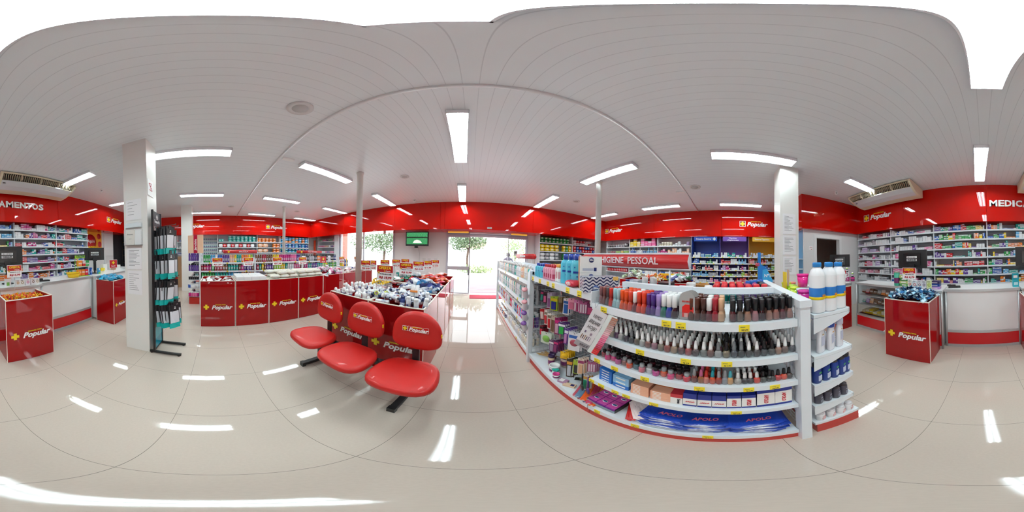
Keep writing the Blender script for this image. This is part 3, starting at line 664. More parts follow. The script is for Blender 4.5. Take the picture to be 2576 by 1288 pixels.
def put_polish(kind, cap, fr, x, y, z, h, label, rnd, s=1):
    k = (kind, cap)
    if k not in _pp: _pp[k] = polish(kind, TPLAIN if cap == 'tint' else cap)
    b, c = _pp[k]; col = jit(h, rnd, .04); cc = col; col = tuple(v*.78 for v in col[:3])+(1,); s *= 1.09 if kind != 'cone' else 1.07
    o = ob('nail_polish_bottle', b, None, fr.p(x+rnd.uniform(-.002,.002), y, z), fr.rz+rnd.uniform(-.3,.3), scale=(s,s,s*rnd.uniform(.97,1.03)), label=label, cat='nail polish', group=label, color=col)
    p = ob('cap', c, o, color=cc); return o
rnd = random.Random(11)
W_ = WCAP
top = [('8A5A5E',0),('7A3F3A',0),('4F474B',0),('D0281C',0),('9BC4CC',0),('A6C8CE',0),('E8541C',0),('E9501A',0),('E0452E',0),('7A2A36',W_),('DF3A1C',0),('E03A18',0),('5A1F7A',0),('4B2A80',0),('A58AC8',0),('1D7A6A',W_),('2A3FB0',W_),('3A1A28',W_),None,None,('5E3020',0),('5A2E22',0),('4A2620',0),('6A1A26',W_),('A0182A',0),('DDB08A',0)]
names = {'8A5A5E':'mauve','7A3F3A':'brown-red','4F474B':'charcoal','D0281C':'red','9BC4CC':'pale blue','A6C8CE':'pale blue','E8541C':'orange','E9501A':'orange','E0452E':'coral','7A2A36':'wine, white-capped','DF3A1C':'vermilion','E03A18':'vermilion','5A1F7A':'violet','4B2A80':'indigo','A58AC8':'lilac','1D7A6A':'green, white-capped','2A3FB0':'blue, white-capped','3A1A28':'near-black, white-capped','5E3020':'brown','5A2E22':'brown','4A2620':'dark brown','6A1A26':'maroon, white-capped','A0182A':'cherry red','DDB08A':'beige'}
for i, e in enumerate(top):
    if not e: continue
    for k in range(2 if 3 > i or i in (4,5) else 3):
        put_polish('tall', W_ if e[1] else 'tint', GA, .035+i*.0268, .040+k*.042, 1.128, '#'+e[0], f'tall {names[e[0]]} nail polish bottle on the top shelf of the near gondola', rnd)
for i, h in enumerate(('5A1A22','6A5A50','A07058','A8747A','30151A','9C7060','A86A60','6A3038','A87A70')):
    for k in range(3): put_polish('tall', BCAP, GA, .755+i*.0325, .040+k*.038, 1.128, '#'+h, f'black-capped {["wine","taupe","tan","dusty rose","black","tan","rose","maroon","beige pink"][i]} nail polish at the post end of the top shelf', rnd, .97)
# grey hanging cards standing on the top shelf
GC_ = mat('#A9A6A4', .35); RC_ = mat('#D8241E', .4)
for k in range(4):
    q = MB(); arc = [(.036*math.cos(math.pi*j/12), .10+.036*math.sin(math.pi*j/12)) for j in range(13)]
    q.prism([(-.036,0),(.036,0)]+arc, -.0016, 0, GC_).prism([(-.022,.012),(.03,.012),(.03,.06),(.018,.074),(-.008,.074),(-.022,.062)], -.0028, -.0016, RC_).box(-.012, -.004, .012, .004, -.0028, .032, mat('#E8B0A8', .3)); addtext(q, 'SECA ESMALTE', RC_, 0, -.0022, .088, .010, .01, w=.045)
    o = q.build('nail_dryer_card', loc=GA.p(.552+k*.004, .032+k*.014, 1.128), rz=GA.rz, label='grey and red rounded card standing among the tall nail polishes', cat='product card', group='grey and red cards on the top polish shelf')
# second shelf: white pointed caps, five deep
sec = ['3A1A22','B89878','A87878','C8B8A0','5A2A5A','C8C0BC','3A2038','222228','6A5A48','C8C4C0','8A5A50','A87080','8A7A68','A04A42','A88A70','6A4A4A','B04848','5A484A','7A7A78','7A5048','B8B8B8','8A7A5A','3A3A48','2E2A30','3A3438','4A3A3C','35333A','55504E','B08470','7A5A52','5A5860']
for i, h in enumerate(sec):
    x = .03+i*.0332
    dark = i in (26, 27); gr = i in (7, 20, 22, 23); cap = BCAP if dark else (mat('#777A7E', .3) if gr else (BCAP if i == 21 else WCAP))
    for k in range(6):
        if i < 2 and k > 3: continue
        put_polish('cone', cap if not (gr and k and k % 2) else WCAP, GA, x, .036+k*.040, .928, '#'+h if k < 1 or rnd.random() < .6 else '#'+rnd.choice(sec), f'{"black" if dark or i == 21 else "grey" if gr else "white"}-capped small nail polish in the {["front","second","third","fourth","fifth","rear"][k]} rank of the second shelf', rnd)
# third shelf
thr = [('3A3436',0),('A02A3A',0),('E23A86',0),('E23A86',0),('C85A98',0),('A07068',0),('F0542A',0),('4A7A86',0),('E0788A',0),('E8E8EA',0),('D03A98',0),('F0603A',0),('F04A88',0),('C84A52',0),('E0384E',0)]
for i, (h, _) in enumerate(thr):
    put_polish('short', GCAP if i % 3 != 1 else BCAP, GA, .03+i*.0375, .035+.012*(i % 2), .738, '#'+h, f'short bright nail polish with a shiny cap, front rank of the third shelf', rnd)
for i in range(14):
    for k in range(2): put_polish('short', BCAP, GA, .05+i*.0375, .11+k*.075, .738, '#'+rnd.choice(('2A2228','3A2228','221C22','5A1A2A')), 'short dark nail polish with a black cap, rear ranks of the third shelf', rnd)
for i, (h, c_) in enumerate((('8A4038',GCAP),('B0683A',mat('#D86A98', .3)),('E08878',mat('#D22A1E', .3)),('E8542A',mat('#1FA0B0', .3)),('B84A3A',GCAP),('9A9AA2',GCAP),('E8B078',mat('#4AB8C8', .3)))):
    for k in range(3 if i < 5 else 1): put_polish('slim', c_, GA, .592+i*.0258, .035+k*.045, .738, '#'+h, f'slim nail polish in the mixed-colour tray of the third shelf, {["brown-red","pink-capped","red-capped","turquoise-capped","rust","silver","sky-capped"][i]}', rnd)
for i, (h, c_) in enumerate((('C8C0B8',W_),('3A3236',W_),('3A3438',W_),('E0483A',W_),('4A4A44',BCAP),('3A3A38',BCAP))):
    for k in range(3): put_polish('pear', c_, GA, .780+i*.0272, .038+k*.042, .738, '#'+h, f'pear-shaped nail polish with a {"white" if c_ is W_ else "black"} cap in the third shelf tray, rank {["front","middle","rear"][k]}', rnd, .95)
for i, h in enumerate(('4A4644','E03A3A','F0563A','5A4440')):
    put_polish('pear', BCAP, GA, .932+i*.026, .038, .738, '#'+h, f'black-capped pear-shaped polish by the post on the third shelf, {["grey","red","coral","brown"][i]}', rnd, .93)
# fourth shelf: cotton boxes
def pbox(name, fr, x, y, z, w, d, h, col, label, cat, marks=None, group=None, tw=0, top=None):
    m = MB(); m.box(-w/2, -d/2, 0, w/2, d/2, h, col if not top else col, skip=('t',)); m.quad([(-w/2,-d/2,h),(w/2,-d/2,h),(w/2,d/2,h),(-w/2,d/2,h)], top or col)
    o = m.build(name, loc=fr.p(x, y, z), rz=fr.rz+tw, label=label, cat=cat, group=group)
    if marks: q = MB(); marks(q, w, d, h); q.build('print', o)
    return o
CB = mat('#1E6FC8', .35); CB2 = mat('#8CC0E6', .35); PE = mat('#F2B392', .4); OR = mat('#DE6A2A', .4); APB = mat('#1C2E8E', .3); PW = mat('#F1EEEA', .4); APR = mat('#C8323E', .4)
for s_, (x, w) in enumerate(((.095, .095), (.205, .105))):
    for k in range(5 if s_ == 0 else 3):
        zz = .513+k*(.024 if s_ == 0 else .038); h = .023 if s_ == 0 else .037
        pbox('cotton_box', GA, x, .10, zz, w, .14, h, CB if s_ == 0 or k == 0 else CB2, f'flat blue cotton box in the {"first" if s_ == 0 else "second"} stack from the brochure on the fourth shelf', 'box', group=f'blue cotton boxes, stack {"one" if s_ == 0 else "two"}',
             marks=lambda q, w, d, h: (q.box(-w*.3, -d/2-.001, h*.3, w*.3, -d/2, h*.6, PW), q.box(-w*.4, -d*.3, h, w*.4, d*.1, h+.0008, CB2), addtext(q, 'Algodão', CB, 0, -d*.1, h, .022, .02, M=Matrix.Translation((0,-d*.1,h)) @ Matrix.Rotation(-math.pi/2,4,'X') @ Matrix.Translation((0,d*.1,-h)))))
for s_, (x, w, n) in enumerate(((.325, .10, 7), (.435, .10, 6))):
    for k in range(n): pbox('cotton_box', GA, x, .10, .513+k*.014, w, .15, .013, PE, f'flat peach box in the {"left" if s_ == 0 else "right"} of the two peach stacks on the fourth shelf', 'box', group=f'peach boxes {"left" if s_ == 0 else "right"} stack', marks=(lambda q, w, d, h: (q.box(-w*.38, -d/2-.0006, h*.3, w*.05, -d/2, h*.7, PW), q.box(-w/2, -d*.1, h, w/2, d/2, h+.0006, OR), q.box(-w*.3, d*.05, h+.0006, w*.3, d*.25, h+.001, PW))), top=PE)
pbox('bandage_box', GA, .515, .09, .513, .055, .14, .10, PW, 'white box with a crimson top band beside the peach stacks', 'box', marks=lambda q, w, d, h: (q.box(-w/2-.0005, -d/2-.0007, h*.68, w/2+.0005, d/2, h+.0006, APR), addtext(q, 'Seven', INKK, w*.2, -d/2-.0008, h*.35, .02, .02, M=Matrix.Translation((w*.2,0,h*.35)) @ Matrix.Rotation(math.pi/2,4,'Y') @ Matrix.Translation((-w*.2,0,-h*.35)))))
def apmarks(rot):
    def f(q, w, d, h):
        q.box(-w/2-.0004, -d/2-.0007, h*.12, w/2+.0004, -d/2, h*.60, PW)
        if rot:
            q.box(-w/2, -d/2-.0008, h*.12, w/2, -d/2, h*.80, PW)
            addtext(q, 'APOLO', APR, 0, -d/2-.001, h*.45, .026, .03, M=Matrix.Translation((.0,0,h*.45)) @ Matrix.Rotation(math.pi/2,4,'Y') @ Matrix.Translation((0,0,-h*.45)), w=h*.5)
        else: addtext(q, 'APOLO', APR, 0, -d/2-.001, h*.36, .016, .03, .3, w=w*.7)
    return f
for i, x in enumerate((.575, .638, .700, .762, .824)):
    pbox('cotton_box', GA, x, .085, .513, .059, .13, .125, APB, f'upright navy and white cotton box, {["first","second","third","fourth","fifth"][i]} to the side of the crimson-banded box', 'box', marks=apmarks(i in (3, 4)))
for i, x in enumerate((.898, .978)): pbox('cotton_box', GA, x, .085, .513, .078, .13, .165, APB, f'tall navy and white cotton box, {"farther from" if i == 0 else "nearest"} the gondola post', 'box', marks=apmarks(True))
# bottom shelf: carton of purple soap packs, baby packs, bags of cotton
KR = mat('#B08A66', .7, name='kraft_card'); 
t = gthing('card_tray', 'open kraft card tray on the bottom shelf, holding purple packs', 'tray', F(.80, .665, -90))
m = MB(); m.box(-.115,-.095,.153,.115,.095,.157,KR).box(-.115,-.097,.157,.115,-.093,.185,mat('#8A9AA8',.5)).box(-.115,.093,.157,.115,.097,.26,KR).box(-.117,-.095,.157,-.113,.095,.20,KR).box(.113,-.095,.157,.117,.095,.20,BLACK); m.build('tray_body', t)
FT = F(.80, .665, -90)
for i in range(3):
    for j in range(2):
        for k in range(2):
            o = pbox('soap_pack', FT, -.074+i*.074, -.045+j*.088, .158+k*.024, .07, .084, .022, mat('#8E3AA0', .25), 'purple and pink soap pack in the kraft tray', 'packet', group='purple packs in the kraft tray', top=mat('#C04A9A', .25), marks=lambda q, w, d, h: (q.lathe([(0,0),(.02,0),(.02,.0008),(0,.0008)], PW, 16, c=(0,0,h), sy=.6), q.lathe([(0,.0008),(.015,.0008),(.015,.0012),(0,.0012)], APB, 16, c=(0,0,h), sy=.5)))
FA = GA
for k in range(4):
    good('baby_pack', PACK, GA, .275+.012*k, .12, .153+k*.022, rnd, (.13, .22, .03), '#C92C2C' if k < 2 else '#EBD9D6', 'red and white baby pack lying across the bottom shelf', 'packet', 'red and white baby packs', tw=.5+.1*k)
for s_, (x, n) in enumerate(((.45, 5), (.62, 5), (.87, 5))):
    for k in range(n):
        o = good('cotton_bag', PACK, GA, x+rnd.uniform(-.015,.015), .13+rnd.uniform(-.01,.01), .153+k*.024, rnd, (.27, .24, .036), '#1B3FA8' if s_ or k else '#B8C6E0', f'blue plastic bag of cotton in the {["left","middle","right"][s_]} pile on the bottom shelf', 'bag', f'blue cotton bags, {["left","middle","right"][s_]} pile', tw=rnd.uniform(-.12,.12))
        if k == n-1:
            q = MB(); Mq = Matrix.Translation((0,0,1.03)) @ Matrix.Rotation(-math.pi/2,4,'X'); addtext(q, 'APOLO', mat('#E86A8A', .4), .05, 0, -.25, .15, .03, .2, M=Mq, w=.45, ext=.01); q.build('print', o)
# ---- section B: mesh with pegs, top shelf of bottles, bottom shelf
GB = F(.68, 1.735, -90); LB = 1.0
t = gthing('shelving_gondola', 'white gondola section with wire mesh and hanging packs, next to the nail polish section', 'shelving', GB)
MB().box(0, .01, 0, LB, .40, .10, PLINTH).build('plinth', t); shelf_part(t, LB, .15, .40, 0, .05, th=.04)
m = MB()
for i in range(22): m.bar((.0, .40, .15+i*.048), (LB, .40, .15+i*.048), .002, MESHW, 4)
for i in range(20): m.bar((.01+i*.052, .40, .15), (.01+i*.052, .40, 1.19), .002, MESHW, 4)
m.build('wire_mesh', t)
m = MB()
for i in range(8): m.bar((.0, .03+i*.05, .15), (.0, .03+i*.05, 1.15), .002, MESHW, 4)
for i in range(20): m.bar((.0, .02, .17+i*.05), (.0, .39, .17+i*.05), .002, MESHW, 4)
m.build('end_mesh', t)
shelf_part(t, LB, 1.185, .38, 0, .045, tags=(.05, .24, .42, .52, .74, .88)); MB().box(LB-.012, -.004, 1.10, LB, .1, 1.2, SHELFW).build('bracket', t)
MB().box(.0, .405, .12, LB, .413, 1.17, mat('#8C959C', .5)).build('back_panel', t)
MB().box(-.05, -.02, 0, -.005, .03, 1.24, SHELFW).build('end_post', t)
MB().box(0, .42, 0, LB, .79, .12, PLINTH).box(0, .42, .98, LB, .79, 1.0, SHELFW).build('rear_shelf', t)
# bottles on the top shelf of section B
AQUA = mat('#59C3DE', .12, coat=.3); ROSE = mat('#E29AB0', .2); DKB = mat('#1E3FA0', .3); REDC = mat('#B81E2E', .3)
def flask(w, h, body, cap, neck=.35):
    m = MB(); m.lathe([(0,0),(w*.46,0),(w*.5,h*.03),(w*.5,h*.66),(w*.42,h*.76),(w*neck*.5,h*.82)], body, 14, sy=.62, power=3.2); c = MB(); c.lathe([(w*neck*.55,h*.81),(w*neck*.62,h*.82),(w*neck*.62,h),(0,h)], cap, 14); return m.mesh('flask_body'), c.mesh('flask_cap')
def put_flask(f, fr, x, y, z, name, label, cat, group=None, tw=0, print_=None):
    o = ob(name, f[0], None, fr.p(x, y, z), fr.rz+tw, label=label, cat=cat, group=group); ob('cap', f[1], o)
    if print_: q = MB(); print_(q); q.build('print', o)
    return o
fa = flask(.062, .15, AQUA, DKB); fb = flask(.058, .15, ROSE, REDC); fc = flask(.085, .25, AQUA, DKB, .4); fd = flask(.05, .16, mat('#EFEDEA', .3), mat('#E8A040', .3), .5)
for i in range(4):
    for k in range(2): put_flask(fa, GB, .03+i*.048, .06+k*.07, 1.188, 'lotion_bottle', f'small aqua bottle with a blue cap, {"front" if k == 0 else "rear"} rank, far end above the mesh', 'bottle', f'small aqua bottles {"front" if k == 0 else "rear"}', tw=.9, print_=lambda q: q.lathe([(.0,0),(.012,0),(.012,.001),(0,.001)], DKB, 10, M=Matrix.Translation((0,-.0205,.07)) @ Matrix.Rotation(math.pi/2,4,'X')))
for i in range(5):
    for k in range(2): put_flask(fb, GB, .235+i*.045, .06+k*.07, 1.188, 'lotion_bottle', f'pink bottle with a red cap, {"front" if k == 0 else "rear"} rank above the mesh', 'bottle', f'pink red-capped bottles {"front" if k == 0 else "rear"}', tw=.9, print_=lambda q: q.box(-.016,-.0195,.02,.016,-.0185,.06,mat('#B8405E', .4)))
for i in range(2): put_flask(fd, GB, .465+i*.035, .07, 1.188, 'baby_oil_bottle', f'white baby bottle with an orange cap, {"first" if i == 0 else "second"} beside the pink bottles', 'bottle', tw=.8, print_=lambda q: q.box(-.014,-.0175,.03,.014,-.0165,.09,mat('#E0A0A8', .4)))
for i in range(3): put_flask(fc, GB, .565+i*.078, .085, 1.188, 'gel_bottle', f'large aqua bottle with a navy cap, {["farthest from","second from","nearest"][i]} the tissue boxes', 'bottle', tw=.7, print_=lambda q: q.box(-.02,-.0285,.10,.02,-.0275,.115,DKB).box(-.012,-.0285,.14,-.004,-.0275,.15,DKB).box(.006,-.0285,.07,.02,-.0275,.078,DKB))
good('tissue_pack', PACK, GB, .735, .045, 1.188, rnd, (.11, .09, .05), '#D8384E', 'small red tissue packet in front of the aqua bottles', 'packet', tw=0)
TAN = mat('#D9A878', .25, name='tan_film'); OVB = mat('#1C2A6A', .4)
def tmarks(q, w, d, h):
    q.box(-w/2-.001, -d/2+.02, .0, -w/2, d/2, h, TAN)
    for zz, ww in ((h*.78, .036), ): q.lathe([(0,0),(ww/2,0),(ww/2,.001),(0,.001)], OVB, 18, M=Matrix.Translation((0,-d/2,zz)) @ Matrix.Rotation(math.pi/2,4,'X')); addtext(q, 'Elite', PW, 0, -d/2-.0012, zz, .018, .02, .2, w=.026)
    q.box(-w*.4, -d/2-.0008, h*.12, w*.1, -d/2, h*.28, mat('#B8BCCB', .5)).box(w*.12, -d/2-.0008, h*.1, w*.25, -d/2, h*.32, OVB)
TF = F(.80, .90, -30)
pbox('tissue_box', TF, 0, 0, 1.188, .155, .11, .115, PW, 'white and tan boxed tissues, lower of the two stacked on the gondola top', 'tissue box', tmarks)
pbox('tissue_box', TF, 0, 0, 1.304, .155, .11, .115, PW, 'white and tan boxed tissues, upper of the two stacked on the gondola top', 'tissue box', tmarks)
wav = bpy.data.materials.new('wave_print'); wav.use_nodes = True; nt, N, L, B = nodes(wav); tc = N.new('ShaderNodeTexCoord'); sp = N.new('ShaderNodeSeparateXYZ'); L.new(tc.outputs['Object'], sp.inputs[0])
u = mnode(nt, 'ADD', sp.outputs[0], sp.outputs[1]); sn = mnode(nt, 'MULTIPLY', mnode(nt, 'SINE', mnode(nt, 'MULTIPLY', u, 130)), .0075)
fr_ = mnode(nt, 'FRACT', mnode(nt, 'DIVIDE', mnode(nt, 'ADD', sp.outputs[2], sn), .022)); L.new(mixc(nt, mnode(nt, 'LESS_THAN', fr_, .42), hx('#CFCDD6'), hx('#1D2552')), B.inputs['Base Color']); B.inputs['Roughness'].default_value = .25
WF = F(.79, .80, -25)
pbox('tissue_box', WF, .0, -.02, 1.188, .24, .10, .098, wav, 'tissue box pack printed with navy and white waves beside the white boxes', 'tissue box', lambda q, w, d, h: (q.box(w*.34, -d/2-.001, h*.74, w*.5, -d/2, h*1.0, mat('#F0C060', .4)), q.lathe([(0,0),(.02,0),(.02,.001),(0,.001)], mat('#2A4A90', .4), 16, M=Matrix.Translation((-.04,-d/2,h*.25)) @ Matrix.Rotation(math.pi/2,4,'X')), addtext(q, 'Elite', PW, -.04, -d/2-.0012, h*.25, .02, .02, .2)))
# pegs with hanging packs
def blister(w, h, card, art, art2=None, shape='rect'):
    m = MB(); m.box(-w/2, -.001, -h, w/2, .001, 0, card); m.box(-w*.06, -.0012, -.012, w*.06, .0012, -.006, BLACK)
    if shape == 'round': m.lathe([(0,0),(w*.36,0),(w*.3,.008),(0,.010)], art, 16, M=Matrix.Translation((0,-.001,-h*.55)) @ Matrix.Rotation(math.pi/2,4,'X'))
    elif shape == 'bars':
        for i in (-1, 0, 1): m.box(i*w*.28-w*.09, -.006, -h*.92, i*w*.28+w*.09, -.001, -h*.25, art if i else (art2 or art))
    else: m.box(-w*.3, -.010, -h*.9, w*.3, -.001, -h*.35, art)
    if art2 and shape != 'bars': m.box(-w*.45, -.002, -h*.3, w*.45, -.001, -h*.14, art2)
    return m.mesh('blister')
C_ = lambda h: mat(h, .3)
BL = [  # x, z of hook, w, h, card, art, art2, shape, count, words
    (.06, 1.02, .045, .13, '#3A2A4A', '#3AA894', '#C84A7A', 'rect', 5, 'green tweezers'), (.13, 1.02, .05, .13, '#4A3040', '#D86A9A', '#222228', 'rect', 5, 'pink tools'), (.235, 1.03, .06, .17, '#B8A8C0', '#8A5A8A', None, 'rect', 4, 'mauve files'),
    (.33, 1.01, .085, .15, '#A8C23A', '#2A3A9A', '#E8C82A', 'rect', 3, 'lime card with blue clippers'), (.45, 1.03, .04, .15, '#8A7A5A', '#5A4A38', None, 'rect', 5, 'brown sticks'), (.55, 1.04, .06, .15, '#E8E8EA', '#2A6AB8', '#2A6AB8', 'rect', 3, 'blue scissors'),
    (.63, 1.06, .06, .10, '#E8A0B8', '#D87898', None, 'rect', 6, 'pink sponges'), (.71, 1.065, .065, .10, '#C878A8', '#E8DCE4', '#A03A6A', 'bars', 6, 'white false nails on pink cards'), (.79, 1.07, .075, .10, '#B05A88', '#E0D0DC', None, 'bars', 6, 'false nails on mauve cards'), (.87, 1.07, .06, .09, '#7A2A5A', '#C84A7A', None, 'rect', 6, 'plum pouches'), (.94, 1.04, .055, .12, '#D88A98', '#E8C0A8', '#B8304A', 'rect', 5, 'rose cards'),
    (.10, .81, .05, .13, '#B82A2E', '#E8E0D8', None, 'bars', 5, 'red handled brushes'), (.20, .83, .04, .18, '#E8E0DA', '#C8343A', '#8A7A6A', 'rect', 6, 'white and red combs'), (.28, .82, .04, .19, '#E6DED6', '#C02A34', '#7A6A58', 'rect', 6, 'longer white and red combs'), (.36, .82, .045, .20, '#B8A898', '#7A5A48', None, 'bars', 6, 'brown combs'), (.44, .82, .05, .18, '#8A2A5A', '#C8A0B0', '#D02A7A', 'rect', 5, 'magenta cards'),
    (.52, .80, .075, .13, '#5A3A7A', '#2FA84A', '#E8E0E8', 'rect', 3, 'green tool on purple card'), (.60, .77, .04, .17, '#6A4A9A', '#B87AB0', '#E8E8F0', 'rect', 5, 'long violet files'), (.71, .77, .10, .19, '#E8E6EA', '#A84858', '#3A6AB8', 'round', 2, 'hand mirror on white card'),
    (.10, .60, .05, .13, '#7A2030', '#C8304A', '#2A2228', 'rect', 4, 'dark red cases'), (.23, .56, .13, .15, '#D8E0D0', '#8ABF5A', None, 'round', 2, 'green nail wheel'), (.35, .52, .075, .15, '#6A4A6A', '#9A8AA0', '#E0D8DC', 'rect', 4, 'plum pouch with slippers'), (.43, .56, .05, .15, '#5A2A5A', '#8A3A6A', '#D03A7A', 'rect', 4, 'dark plum cards'),
    (.58, .50, .08, .09, '#F0C020', '#F0C020', None, 'round', 4, 'yellow sponges'), (.66, .46, .05, .24, '#3A3228', '#C8CCD8', '#E8A040', 'rect', 4, 'foot files with orange tops'), (.75, .50, .055, .17, '#A8C23A', '#2A2A2E', None, 'rect', 4, 'black tool on lime card'), (.80, .55, .05, .19, '#EAD8C8', '#E8B890', '#A03A6A', 'rect', 3, 'peach brush'), (.86, .40, .05, .20, '#D8D8DC', '#3AA07A', '#E8B060', 'rect', 3, 'green toothed file'), (.92, .58, .06, .11, '#B05A80', '#E8D0DC', None, 'bars', 4, 'mauve false nail packs')]
for x, z, w, h, c0, c1, c2, shp, n, words in BL:
    me = blister(w, h, C_(c0), C_(c1), C_(c2) if c2 else None, shp); yf = .10 if z > .9 else .08
    MB().bar((x, .40, z+.005), (x, yf, z+.005), .0025, MESHW, 5).bar((x, yf, z+.005), (x, yf-.006, z+.02), .0025, MESHW, 5).build('peg', t)
    for k in range(n):
        ob('hanging_blister', me, None, GB.p(x+rnd.uniform(-.003,.003), yf+.012+k*.022, z), rot=(rnd.uniform(-.05,.03), rnd.uniform(-.05,.05), GB.rz+.5+rnd.uniform(-.15,.15)), label=f'hanging pack of {words} on the wire mesh', cat='hanging pack', group=words)
# goods on the bottom shelf of section B
def can(fr, x, y, z, r, h, body, lid, label, name='tub', lidh=.18):
    o = MB().lathe([(0,0),(r*.95,0),(r,h*.04),(r,h*(1-lidh)),(r*.9,h*(1-lidh))], body, 20).build(name, loc=fr.p(x, y, z), rz=fr.rz, label=label, cat='tub')
    MB().lathe([(r*.9,h*(1-lidh)),(r*1.06,h*(1-lidh)),(r*1.06,h*.97),(r*.98,h),(r*.85,h),(r*.85,h*.96),(0,h*.96)], lid, 20).build('lid', o)
    MB().lathe([(r*1.005,h*.2),(r*1.012,h*.22),(r*1.012,h*.55),(r*1.005,h*.57)], mat('#7A2E66', .35), 20).build('label_band', o)
can(GB, .24, .17, .153, .035, .12, mat('#E8E0DC', .3), mat('#4A2A60', .3), 'white tub with a plum band, nearest the wooden sticks'); can(GB, .32, .11, .153, .033, .15, mat('#D8B898', .3), mat('#3A2050', .3), 'tall tan jar with a plum lid on the bottom shelf'); can(GB, .40, .22, .153, .045, .15, mat('#C8B0A0', .3), mat('#3A2050', .3), 'wide tan jar with a plum lid behind the tall one')
can(GB, .44, .08, .153, .05, .09, mat('#E4E4E6', .3), mat('#F2F2F2', .3), 'low white tub with a purple band on the bottom shelf'); can(GB, .55, .035, .153, .03, .06, mat('#EDEDEE', .3), mat('#D8408A', .3), 'small white tub with a bright pink lid')
pbox('small_box', GB, .50, .06, .153, .055, .04, .075, C_('#E6EEF0'), 'small white and turquoise box beside the pink-lidded tub', 'box', lambda q, w, d, h: q.box(-w/2-.001,-d/2-.001,h*.7,w/2+.001,d/2+.001,h+.001,C_('#2FB0A0')), tw=.3)
pbox('clipper_box', GB, .64, .05, .153, .08, .055, .022, C_('#B88AA8'), 'flat mauve box lying beyond the pink-lidded tub', 'box', lambda q, w, d, h: q.box(-w*.4,-d*.4,h,w*.1,d*.4,h+.001,PW), tw=.4)
pbox('clipper_box', GB, .72, .055, .153, .10, .045, .02, C_('#E8C8A8'), 'flat cream and orange box on the bottom shelf edge', 'box', lambda q, w, d, h: q.box(w*.1,-d*.3,h,w*.4,d*.3,h+.001,C_('#2A2A6A')), tw=.5)
pbox('blister_card', GB, .70, .20, .153, .13, .04, .008, C_('#2A2A26'), 'black and green card lying flat on the bottom shelf', 'card', lambda q, w, d, h: q.box(-w*.2,-d*.3,h,w*.45,d*.3,h+.001,C_('#7A9A4A')), tw=.7)
for k in range(9): MB().box(-.10, -.006, 0, .10, .006, .004, C_('#C8A068')).build('wooden_spatula', loc=GB.p(.10+.01*k, .14+.02*(k % 4), .153+.0045*k), rz=GB.rz+.5+rnd.uniform(-.4,.4), label='flat wooden stick in the loose pile by the end mesh', cat='stick', group='loose wooden sticks')
for k, (h, nm) in enumerate((('#C85A6A','rose'),('#6A8AA8','blue-grey'),('#8A2A3A','wine'),('#E8602A','orange'),('#7A6A8A','grey'),('#D8446A','pink'),('#E8602A','second orange'))):
    good('comb_sleeve', PACK, GB, .80+k*.027, .11, .153+(k % 2)*.01, rnd, (.05, .27, .018), h, f'{nm} comb in a clear sleeve lying across the bottom shelf', 'comb pack', tw=.55)
for i, h in enumerate(('#1A1A1C', '#5A2A7A')): 
    o = MB().lathe([(0,0),(.028,.003),(.03,.006),(0,.008)], C_(h), 18, sy=1.5, M=Matrix.Rotation(math.pi/2,4,'X')).build('hair_brush', loc=GB.p(.88+i*.06, .05, .27), rz=GB.rz-.3, label=f'{"black" if i == 0 else "purple"} oval brush hanging at the joint of the two gondola sections', cat='brush'); MB().bar((0,-.004,.04),(0,-.004,.17),.007,C_(h)).build('handle', o)
# brochure hanging on strings
t = thing('brochure', 'white hand-lettered nail colour brochure hanging at the gondola joint', 'brochure', (.655, .80, 0))
Mb = Matrix(((-.17, 0, -.98, 0), (-.95, .30, .17, 0), (.29, .95, -.05, 0), (0, 0, 0, 1)))
pc = [Vector((.655,.86,1.13)), Vector((.60,.69,1.115)), Vector((.62,.665,.845)), Vector((.60,.915,.885))]
# card plane: corners top-left, top-right, bottom-right, bottom-left (world), built as a thin slab
_tl = Vector((.605,.639,1.135)); _tr = Vector((.662,.588,1.087)); _bl = Vector((.538,.721,.888)); BO = Vector((.655, .80, 0))
U = _tr-_tl; V = _bl-_tl; O_ = _tl-BO
n_ = U.cross(V).normalized()
if n_.dot(_tl) > 0: n_ = -n_
def slab(mb, u0, v0, u1, v1, m, off=0.0, th=.001):
    P = [O_+U*a+V*b+n_*off for a, b in ((u0,v0),(u1,v0),(u1,v1),(u0,v1))]; Q = [p-n_*th for p in P]
    n = len(mb.v); mb.v += [tuple(p) for p in P+Q]
    for f in ((0,1,2,3),(7,6,5,4),(0,4,5,1),(1,5,6,2),(2,6,7,3),(3,7,4,0)): mb.face([n+i for i in f], m)
m = MB(); slab(m, 0, 0, 1, 1, mat('#E9E5E8', .4)); slab(m, 0, .86, 1, 1, mat('#A8A2A8', .4), .0012); m.build('card', t)
un = U.normalized(); vn = -(V-V.dot(un)*un).normalized()
Mn = Matrix.Identity(4)
for r in range(3): Mn[r][0] = un[r]; Mn[r][1] = -n_[r]; Mn[r][2] = vn[r]
q = MB(); INKB = mat('#4A3A3E', .6)
for st_, v in (('VAMOS', .16), ('BRILHAR', .30), ('HOJE?', .44)): addtext(q, st_, INKB, 0, 0, 0, .034, -.005,  M=Matrix.Translation(O_+U*.5+V*v+n_*.0025) @ Mn, w=.066 if st_ == 'BRILHAR' else .052, ext=.0005)
addtext(q, 'RISQUÉ', INKB, 0, 0, 0, .022, -.005, M=Matrix.Translation(O_+U*.62+V*.93+n_*.0035) @ Mn, w=.05, ext=.0005)
q.build('lettering', t)
q = MB()
for i in range(6): slab(q, .14+i*.12, .66+.02*(i % 2), .19+i*.12, .78, C_(('#8A5A3A','#5A3A3A','#A87A5A','#4A3A3A','#8A6A8A','#B8A8B0')[i]), .002)
slab(q, .2, .55, .3, .60, C_('#7A6A8A'), .002); slab(q, .6, .56, .72, .62, C_('#9A8AA0'), .002); q.build('printed_swatches', t)
